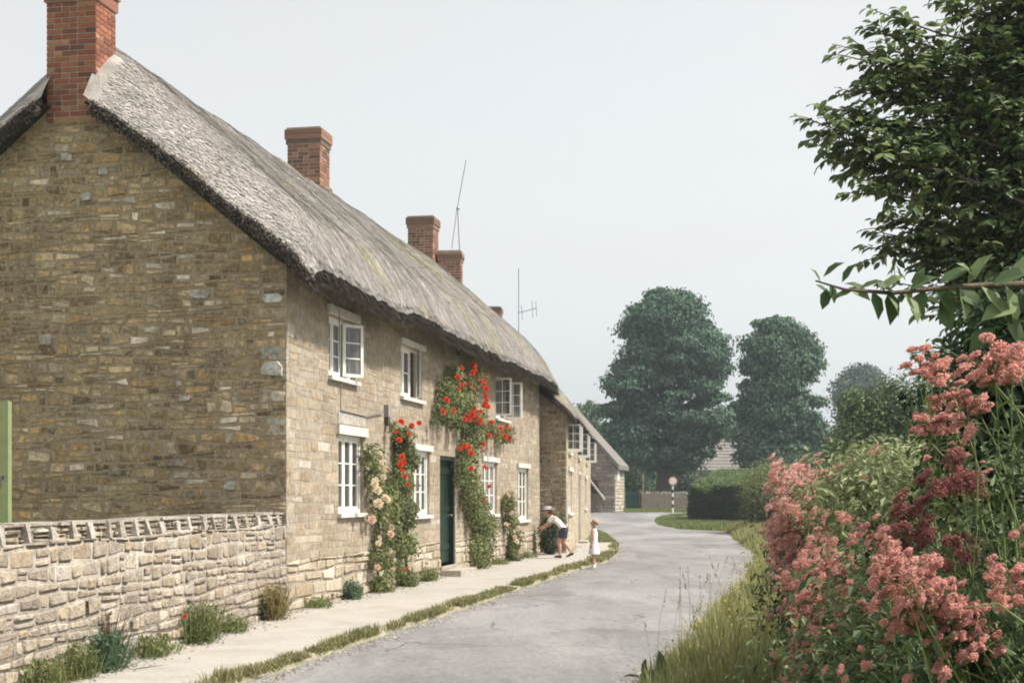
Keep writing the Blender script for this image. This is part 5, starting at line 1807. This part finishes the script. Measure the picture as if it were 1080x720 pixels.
# near foot of bank and island
n = 26000
X_ = r.uniform(.2, 3.2, n); Y_ = r.uniform(3.5, 12, n)
P = np.stack([X_, Y_, gz(X_, Y_)], 1)
P = P[(P[:, 0] > XR(P[:, 1]) + .05)]
grass('bank_grass', 'rough grass clothing the near bank under the flowers', P, r.uniform(.12, .35, len(P)), r.uniform(.003, .006, len(P)), (.09, .12, .04), (.2, .21, .08), r)
n = 60000
Y_ = r.uniform(61, 93, n)
X_ = XR(Y_) + r.random(n) * 7
isl = (Y_ < 85)
P = np.stack([X_, Y_, gz(X_, Y_)], 1)[isl]
n2_ = 40000
X2 = r.uniform(7.2, 22, n2_); Y2 = r.uniform(88, 94, n2_)
P = np.concatenate([P, np.stack([X2, Y2, gz(X2, Y2)], 1)])
grass('lawn_grass', 'short grass on the far corner and the lawn before the distant wall', P, r.uniform(.06, .22, len(P)), r.uniform(.012, .02, len(P)), (.12, .17, .055), (.23, .26, .10), r)
# grass strip between path and road
n = 42000
Y_ = 9 + r.random(n) ** 1.3 * 37
a_ = np.array([strip_in(y) for y in np.arange(9, 46.3, .25)])
inn = np.interp(Y_, np.arange(9, 46.3, .25), a_) - .05
out_ = XL(Y_) + .0
f = np.clip(r.normal(.55, .25, n), 0, 1)
X_ = inn + (out_ - inn) * f
dens = vnoise(np.stack([X_, Y_, 0 * X_], 1), 2.6, 3)
ok = dens + r.normal(0, .08, n) > .535
P = np.stack([X_, Y_, np.full(n, .045)], 1)[ok]
tall = vnoise(P + 40, 1.1, 2)
grass('strip_grass', 'ragged line of grass and weeds between the footpath and the road', P, r.uniform(.03, .10, len(P)) * (.3 + 1.3 * tall), r.uniform(.003, .006, len(P)) * np.interp(P[:, 1], [10, 40], [1.2, 2.6]), (.13, .16, .055), (.31, .27, .14), r, lean=.6)
# grass wedge beyond the footpath
n = 9000
Y_ = r.uniform(46.5, 60, n); X_ = np.interp(Y_, [46, 60], [2.5, 3.35]) + r.random(n) * (XL(Y_) - np.interp(Y_, [46, 60], [2.5, 3.35]))
P = np.stack([X_, Y_, gz(X_, Y_)], 1)
grass('corner_grass', 'small patch of grass beyond the end of the footpath', P, r.uniform(.05, .16, n), r.uniform(.008, .014, n), (.14, .18, .06), (.25, .27, .11), r)
# behind the boundary wall / around the garden
n = 6000
# tall seeding stalks in front of the verge
mb = MB()
for i in range(40):
    y = r.uniform(10.5, 20)
    x = float(XR(y)) + r.uniform(-.15, 1.2)
    z = float(gz(x, y))
    h = r.uniform(.45, .85)
    lx, ly = r.normal(0, .12, 2)
    mb.tube([[x, y, z], [x + lx * .4, y + ly * .4, z + h * .6], [x + lx, y + ly, z + h]], [.002, .0015, .001], 3, C=(.30, .25, .13), cap=False)
    m = 10
    f = r.uniform(.75, 1, m)
    Q = np.array([x, y, z]) + np.stack([lx * f, ly * f, h * f], 1)
    leaves(mb, Q, unit(rdir(m, r) * .5 + np.array([0, 0, 1.0])), rdir(m, r), .03, .01, np.tile([[.30, .22, .13]], (m, 1)))
solo('seeding_grass', mb, M['leaf'], (0, 0, 0), label='thin brown seed heads standing above the verge grass', cat='grass', kind='stuff')
# buttercups
mb = MB()
n = 260
y = 11 + r.random(n) * 16
x = XR(y) + r.uniform(.2, 1.5, n)
P = np.stack([x, y, gz(x, y) + r.uniform(.2, .45, n)], 1)
for k in range(4):
    leaves(mb, P, unit(rdir(n, r) + np.array([0, 0, .2])), unit(rdir(n, r) * .3 + np.array([0, 0, 1.0])), .022, .02, np.tile([[.75, .60, .06]], (n, 1)))
solo('buttercups', mb, M['petal'], (0, 0, 0), label='sprinkling of tiny yellow buttercups through the verge grass', cat='flowers', kind='stuff')
# broad-leaved docks at the near verge
for i, (u, v, lab) in enumerate([(690, 716, 'dark green dock leaves at the bottom edge beside the road'), (740, 702, 'clump of broad dock leaves in the verge grass, left one'), (776, 706, 'clump of broad dock leaves in the verge grass, right one')]):
    Y_ = 11.4 + .5 * (i > 0)
    c = W(u, v, Y_)
    z = float(gz(c[0], Y_))
    m = 60
    mb = MB()
    P = np.stack([c[0] + np.clip(r.normal(0, .06, m), -.1, .1), Y_ + np.clip(r.normal(0, .06, m), -.1, .1), z + r.uniform(.02, .16, m)], 1)
    t_ = r.random((m, 1))
    leaves(mb, P, unit(rdir(m, r) + np.array([0, 0, .5])), unit(rdir(m, r) * .5 + np.array([0, 0, 1.0])), r.uniform(.1, .2, m), r.uniform(.05, .08, m), np.array([[.05, .09, .035]]) * (1 - t_) + np.array([[.13, .18, .07]]) * t_, fine=True)
    solo('dock_plant', mb, M['leaf'], (c[0], Y_, z), label=lab, cat='weeds', group='docks in the verge')


# ------------------------------------------------------------------ people
def skin_body(name, J, Ed, Rd, parent, m, root=0, sub=2):
    me = bpy.data.meshes.new(name)
    me.from_pydata([tuple(j) for j in J], Ed, [])
    o = bpy.data.objects.new(name, me)
    COL.objects.link(o)
    sk = o.modifiers.new('skin', 'SKIN')
    sk.use_smooth_shade = True
    if not me.skin_vertices: 
        bpy.context.view_layer.objects.active = o
    lay = me.skin_vertices[0].data
    for i, rr in enumerate(Rd):
        rr = rr if isinstance(rr, tuple) else (rr, rr)
        lay[i].radius = rr
        lay[i].use_root = (i == root)
    s2 = o.modifiers.new('sub', 'SUBSURF')
    s2.levels = s2.render_levels = sub
    me.materials.append(m)
    o.parent = parent
    ORG[o.name] = ORG[parent.name]
    return o


def person(label, base, Hh, pose, yaw, skirt=None, shirt=None, shorts=None, hair=None, hat=None, socks=None, shoes=(.8, .78, .74)):
    """pose joints are in body space: x = right, y = forward, z = up, in units of standing height"""
    t = thing('person', tuple(base), label, 'person')
    t.rotation_euler = (0, 0, yaw)
    ORG[t.name] = np.zeros(3)
    Jn, Ed, Rd = [], [], []
    idx = {}

    def add(n, p, r_, par=None):
        idx[n] = len(Jn)
        Jn.append(np.array(p) * Hh)
        Rd.append(tuple(np.array(r_ if isinstance(r_, tuple) else (r_, r_)) * Hh))
        if par: Ed.append((idx[par], idx[n]))
    p = pose
    add('pelvis', p['pelvis'], (.075, .058))
    add('waist', p['waist'], (.066, .05), 'pelvis')
    add('chest', p['chest'], (.078, .058), 'waist')
    add('neck', p['neck'], .030, 'chest')
    hd = np.array(p['head'])
    add('jaw', hd + np.array([0, .012, -.035]), .042, 'neck')
    add('head', hd + np.array([0, -.006, .018]), (.062, .066), 'jaw')
    add('crown', hd + np.array([0, -.006, .055]), .045, 'head')
    for s_, sd in (('L', -1), ('R', 1)):
        add('sh' + s_, p['sh' + s_], .034, 'chest')
        add('el' + s_, p['el' + s_], .024, 'sh' + s_)
        add('wr' + s_, p['wr' + s_], .015, 'el' + s_)
        w_ = np.array(p['wr' + s_]); e_ = np.array(p['el' + s_])
        d = unit(w_ - e_)
        add('pa' + s_, w_ + d * .03, (.020, .013), 'wr' + s_)
        side = unit(np.cross(d, [sd, 0.2, 0]))
        for k in range(4):
            off = side * (k - 1.5) * .013
            l_ = (.028, .034, .032, .024)[k]
            add(f'f{s_}{k}a', w_ + d * .052 + off, .0058, 'pa' + s_)
            add(f'f{s_}{k}b', w_ + d * (.052 + l_) + off * 1.15 + np.array([-sd * .010, 0, 0]), .0045, f'f{s_}{k}a')
        add(f'th{s_}a', w_ + d * .028 - side * .024, .006, 'pa' + s_)
        add(f'th{s_}b', w_ + d * .050 - side * .034, .005, f'th{s_}a')
        add('hi' + s_, p['hi' + s_], .056, 'pelvis')
        add('kn' + s_, p['kn' + s_], .036, 'hi' + s_)
        kn, an = np.array(p['kn' + s_]), np.array(p['an' + s_])
        add('ca' + s_, kn * .62 + an * .38 + np.array([0, -.01, 0]), .034, 'kn' + s_)
        add('an' + s_, an, .020, 'ca' + s_)
        add('fo' + s_, p['fo' + s_], (.024, .016), 'an' + s_)
    skin_body('body', Jn, Ed, Rd, t, M['skin'])
    # face: nose, eyes, mouth, ears
    h3 = hd * Hh
    u_ = Hh
    fb = MB()

    def ball(mb, c, rr, C, n=8):
        rings = []
        for i in range(n // 2 + 1):
            a = math.pi * i / (n // 2)
            zz, rad = -math.cos(a), max(math.sin(a), .02)
            rings.append((np.array(c) + np.array([0, 0, zz * rr[2]]), (rad * rr[0], 0, 0), (0, rad * rr[1], 0)))
        mb.loft(rings, n, C)
    f = np.array([0, .060, 0]) * u_
    ball(fb, h3 + f + np.array([0, .010, .000]) * u_, np.array([.008, .012, .014]) * u_, (.50, .28, .2))
    for sd in (-1, 1):
        ball(fb, h3 + f + np.array([sd * .023, -.004, .014]) * u_, np.array([.007, .005, .005]) * u_, (.05, .04, .04))
        ball(fb, h3 + np.array([sd * .062, -.008, .0]) * u_, np.array([.006, .012, .018]) * u_, (.5, .28, .2))
    ball(fb, h3 + f + np.array([0, -.006, -.026]) * u_, np.array([.016, .006, .004]) * u_, (.42, .14, .11))
    part('face', fb, M['cloth'], t, smooth=True)
    if hair:
        hb_ = MB()
        rings = []
        for i in range(9):
            a = math.pi * (.0 + .78 * i / 8)
            zz, rad = math.cos(a), max(math.sin(a), .03)
            rings.append((h3 + np.array([0, -.022 - .004 * i, .022 + zz * .068]) * u_, (rad * .074 * u_ * (1.0 if i < 6 else .96), 0, 0), (0, rad * .070 * u_, 0)))
        hb_.loft(rings, 14, hair)
        part('hair', hb_, M['hair'], t, smooth=True)
    if hat:
        hb_ = MB()
        c = h3 + np.array([0, .0, .045]) * u_
        rings = [(c + np.array([0, .005, -.002]) * u_, (.118 * u_, 0, 0), (0, .125 * u_, 0)), (c + np.array([0, .005, .004]) * u_, (.118 * u_, 0, 0), (0, .125 * u_, 0)), (c + np.array([0, 0, .008]) * u_, (.074 * u_, 0, 0), (0, .078 * u_, 0)), (c + np.array([0, 0, .045]) * u_, (.066 * u_, 0, 0), (0, .07 * u_, 0)), (c + np.array([0, 0, .058]) * u_, (.04 * u_, 0, 0), (0, .042 * u_, 0)), (c + np.array([0, 0, .06]) * u_, (.002, 0, 0), (0, .002, 0))]
        hb_.loft(rings, 16, hat)
        part('hat', hb_, M['cloth'], t, smooth=True)

    def wrap(cn, pts, rads, C):
        mb = MB()
        rings = []
        for q, (a, b_) in zip(pts, rads):
            rings.append((np.array(q) * Hh, (a * Hh, 0, 0), (0, b_ * Hh, 0)))
        mb.loft(rings, 16, C)
        return part(cn, mb, M['cloth'], t, smooth=True)
    P_, W_, C_, N_ = [np.array(p[k]) for k in ('pelvis', 'waist', 'chest', 'neck')]
    if skirt:
        wrap('dress', [P_ + [0, 0, -.20], P_ + [0, 0, -.10], P_ + [0, 0, -.0], W_, C_ + [0, 0, .0], C_ + [0, 0, .045], N_ + [0, 0, .0]],
             [(.135, .115), (.118, .098), (.098, .080), (.084, .068), (.098, .074), (.088, .062), (.040, .038)], skirt)
    if shirt:
        wrap('shirt', [P_ + [0, 0, .01], W_ * .6 + P_ * .4, W_, C_, C_ * .5 + N_ * .5, N_], [(.092, .078), (.088, .072), (.082, .068), (.100, .078), (.082, .064), (.038, .036)], shirt)
        for s_ in 'LR':
            a, b_ = np.array(p['sh' + s_]), np.array(p['el' + s_])
            mb = MB().tube([a * Hh, (a * .3 + b_ * .7) * Hh], [.042 * Hh, .036 * Hh], 10, C=shirt, cap=False)
            part('sleeve', mb, M['cloth'], t, smooth=True)
    if shorts:
        mb = MB()
        mb.loft([((P_ + [0, 0, .03]) * Hh, (.092 * Hh, 0, 0), (0, .078 * Hh, 0)), ((P_ + [0, 0, -.05]) * Hh, (.098 * Hh, 0, 0), (0, .08 * Hh, 0))], 14, shorts)
        for s_ in 'LR':
            a, b_ = np.array(p['hi' + s_]), np.array(p['kn' + s_])
            mb.tube([a * Hh, (a * .35 + b_ * .65) * Hh], [.066 * Hh, .058 * Hh], 12, C=shorts, cap=False)
        part('shorts', mb, M['cloth'], t, smooth=True)
    for s_ in 'LR':
        a, f_ = np.array(p['an' + s_]), np.array(p['fo' + s_])
        if socks:
            part('sock', MB().tube([(a + [0, 0, .05]) * Hh, a * Hh], [.026 * Hh, .024 * Hh], 10, C=socks, cap=False), M['cloth'], t, smooth=True)
        d = unit(f_ - a)
        mb = MB()
        hl = a + [0, 0, -.02]
        dr = unit((f_ - a) * [1, 1, 0] + 1e-6)
        rt = np.array([dr[1], -dr[0], 0])
        rings = []
        for q, wd, hg in ((-.03, .018, .022), (-.01, .026, .026), (.03, .027, .022), (.07, .029, .016), (.10, .022, .011), (.108, .004, .004)):
            c = hl + (f_ - a) * 0 + dr * q + np.array([0, 0, (f_[2] - hl[2]) * np.clip(q / .09, 0, 1)])
            rings.append((c * Hh, rt * wd * Hh, np.array([0, 0, hg * Hh])))
        mb.loft(rings, 10, shoes)
        part('shoe', mb, M['cloth'], t, smooth=True)
    return t


stand = dict(pelvis=(0, 0, .50), waist=(0, .0, .58), chest=(0, .0, .70), neck=(0, -.005, .81), head=(0, .012, .905),
             shL=(-.095, 0, .775), elL=(-.125, .0, .63), wrL=(-.12, .03, .50), shR=(.095, 0, .775), elR=(.135, -.01, .63), wrR=(.13, .02, .50),
             hiL=(-.045, 0, .47), knL=(-.05, .012, .265), anL=(-.05, 0, .045), foL=(-.06, .08, .022), hiR=(.045, 0, .47), knR=(.05, .02, .265), anR=(.055, -.0, .045), foR=(.068, .08, .022))
gx_, gy_ = (626.5 - 540) / FPX * 30.6, 30.6
person('small fair-haired girl in a pale sleeveless dress and white socks standing at the road edge', (gx_, gy_, .015), 1.08, stand, R(75), skirt=(.70, .66, .72), hair=(.36, .23, .12), socks=(.8, .78, .75), shoes=(.72, .68, .62))
stoop = dict(pelvis=(0, -.02, .51), waist=(0, .035, .575), chest=(0, .125, .665), neck=(0, .20, .735), head=(0, .265, .80),
             shL=(-.10, .165, .71), elL=(-.12, .25, .60), wrL=(-.08, .34, .55), shR=(.10, .165, .71), elR=(.12, .23, .59), wrR=(.09, .33, .53),
             hiL=(-.048, -.02, .48), knL=(-.05, .06, .28), anL=(-.05, .04, .045), foL=(-.055, .12, .022), hiR=(.048, -.02, .48), knR=(.055, -.01, .27), anR=(.055, -.15, .09), foR=(.06, -.08, .022))
person('stooping person in a grey hat, white shirt and dark shorts reaching into the wall shrub', (1.24, 34.8, .07), 1.40, stoop, R(78), shirt=(.78, .78, .80), shorts=(.05, .055, .09), hair=(.16, .08, .05), hat=(.30, .30, .34), shoes=(.05, .035, .03))

# ------------------------------------------------------------------ haze
hz_ = MB().box((-1600, -820, -3), (1600, 3100, 60))
ho = solo('haze', hz_, M['soil'], (0, 0, 0), kind='stuff', label='thin summer haze over the village', cat='haze')
hm = bpy.data.materials.new('haze_air')
hm.use_nodes = True
N, L = hm.node_tree.nodes, hm.node_tree.links
N.remove(N['Principled BSDF'])
pv = N.new('ShaderNodeVolumePrincipled')
pv.inputs['Color'].default_value = (.80, .90, 1, 1)
pv.inputs['Density'].default_value = .00065
pv.inputs['Anisotropy'].default_value = .2
L.new(pv.outputs[0], N['Material Output'].inputs['Volume'])
ho.data.materials.clear()
ho.data.materials.append(hm)

# ------------------------------------------------------------------ light, sky, camera
EL, AZ = R(54), R(-8)          # azimuth measured from +X towards +Y
w = bpy.data.worlds.new('World')
SC.world = w
w.use_nodes = True
N, L = w.node_tree.nodes, w.node_tree.links
bg = N['Background']
sky = N.new('ShaderNodeTexSky')
sky.sky_type = 'NISHITA'
sky.sun_disc = False
sky.sun_elevation = EL
sky.sun_rotation = R(90) - AZ
sky.air_density = 1.0
sky.dust_density = 3.5
sky.ozone_density = 1.0
hs_n = N.new('ShaderNodeHueSaturation')
hs_n.inputs['Saturation'].default_value = .25
L.new(sky.outputs[0], hs_n.inputs['Color'])
veil = N.new('ShaderNodeMix')
veil.data_type = 'RGBA'
veil.inputs['Factor'].default_value = .5
veil.inputs['B'].default_value = (3.30, 3.32, 3.20, 1)
L.new(hs_n.outputs[0], veil.inputs['A'])
# thin, even summer cloud: the veil is a little thicker here and there
tcw = N.new('ShaderNodeTexCoord')
mpw = N.new('ShaderNodeMapping')
mpw.inputs['Scale'].default_value = (1.2, 1.2, 4.5)
nzw = N.new('ShaderNodeTexNoise')
nzw.inputs['Scale'].default_value = 2.2
nzw.inputs['Detail'].default_value = 5
rpw = N.new('ShaderNodeMapRange')
rpw.inputs[1].default_value = .3
rpw.inputs[2].default_value = .7
rpw.inputs[3].default_value = .35
rpw.inputs[4].default_value = .80
L.new(tcw.outputs['Generated'], mpw.inputs[0])
L.new(mpw.outputs[0], nzw.inputs['Vector'])
L.new(nzw.outputs['Fac'], rpw.inputs[0])
L.new(rpw.outputs[0], veil.inputs['Factor'])
L.new(veil.outputs['Result'], bg.inputs['Color'])
bg.inputs['Strength'].default_value = .15
sun = bpy.data.lights.new('sun', 'SUN')
sun.energy = 4.3
sun.angle = R(.6)
sun.color = (1, .94, .84)
so = bpy.data.objects.new('sun', sun)
COL.objects.link(so)
dv = Vector((math.cos(EL) * math.cos(AZ), math.cos(EL) * math.sin(AZ), math.sin(EL)))
so.rotation_mode = 'QUATERNION'
so.rotation_quaternion = Vector((0, 0, 1)).rotation_difference(dv)
so.location = dv * 30

cam = bpy.data.cameras.new('camera')
cam.lens = 50
cam.sensor_width = 36
cam.shift_y = 162 / 1080
cam.clip_end = 6000
co = bpy.data.objects.new('camera', cam)
COL.objects.link(co)
co.location = (0, 0, H0)
co.rotation_euler = (R(90), 0, 0)
SC.camera = co
SC.view_settings.view_transform = 'Standard'
SC.view_settings.look = 'None'
SC.view_settings.exposure = .74
SC.view_settings.gamma = 1
SC.cycles.volume_step_rate = 4
SC.cycles.max_bounces = 8
SC.cycles.use_denoising = True
SC.cycles.pixel_filter_type = 'BLACKMAN_HARRIS'
SC.cycles.filter_width = 1.9
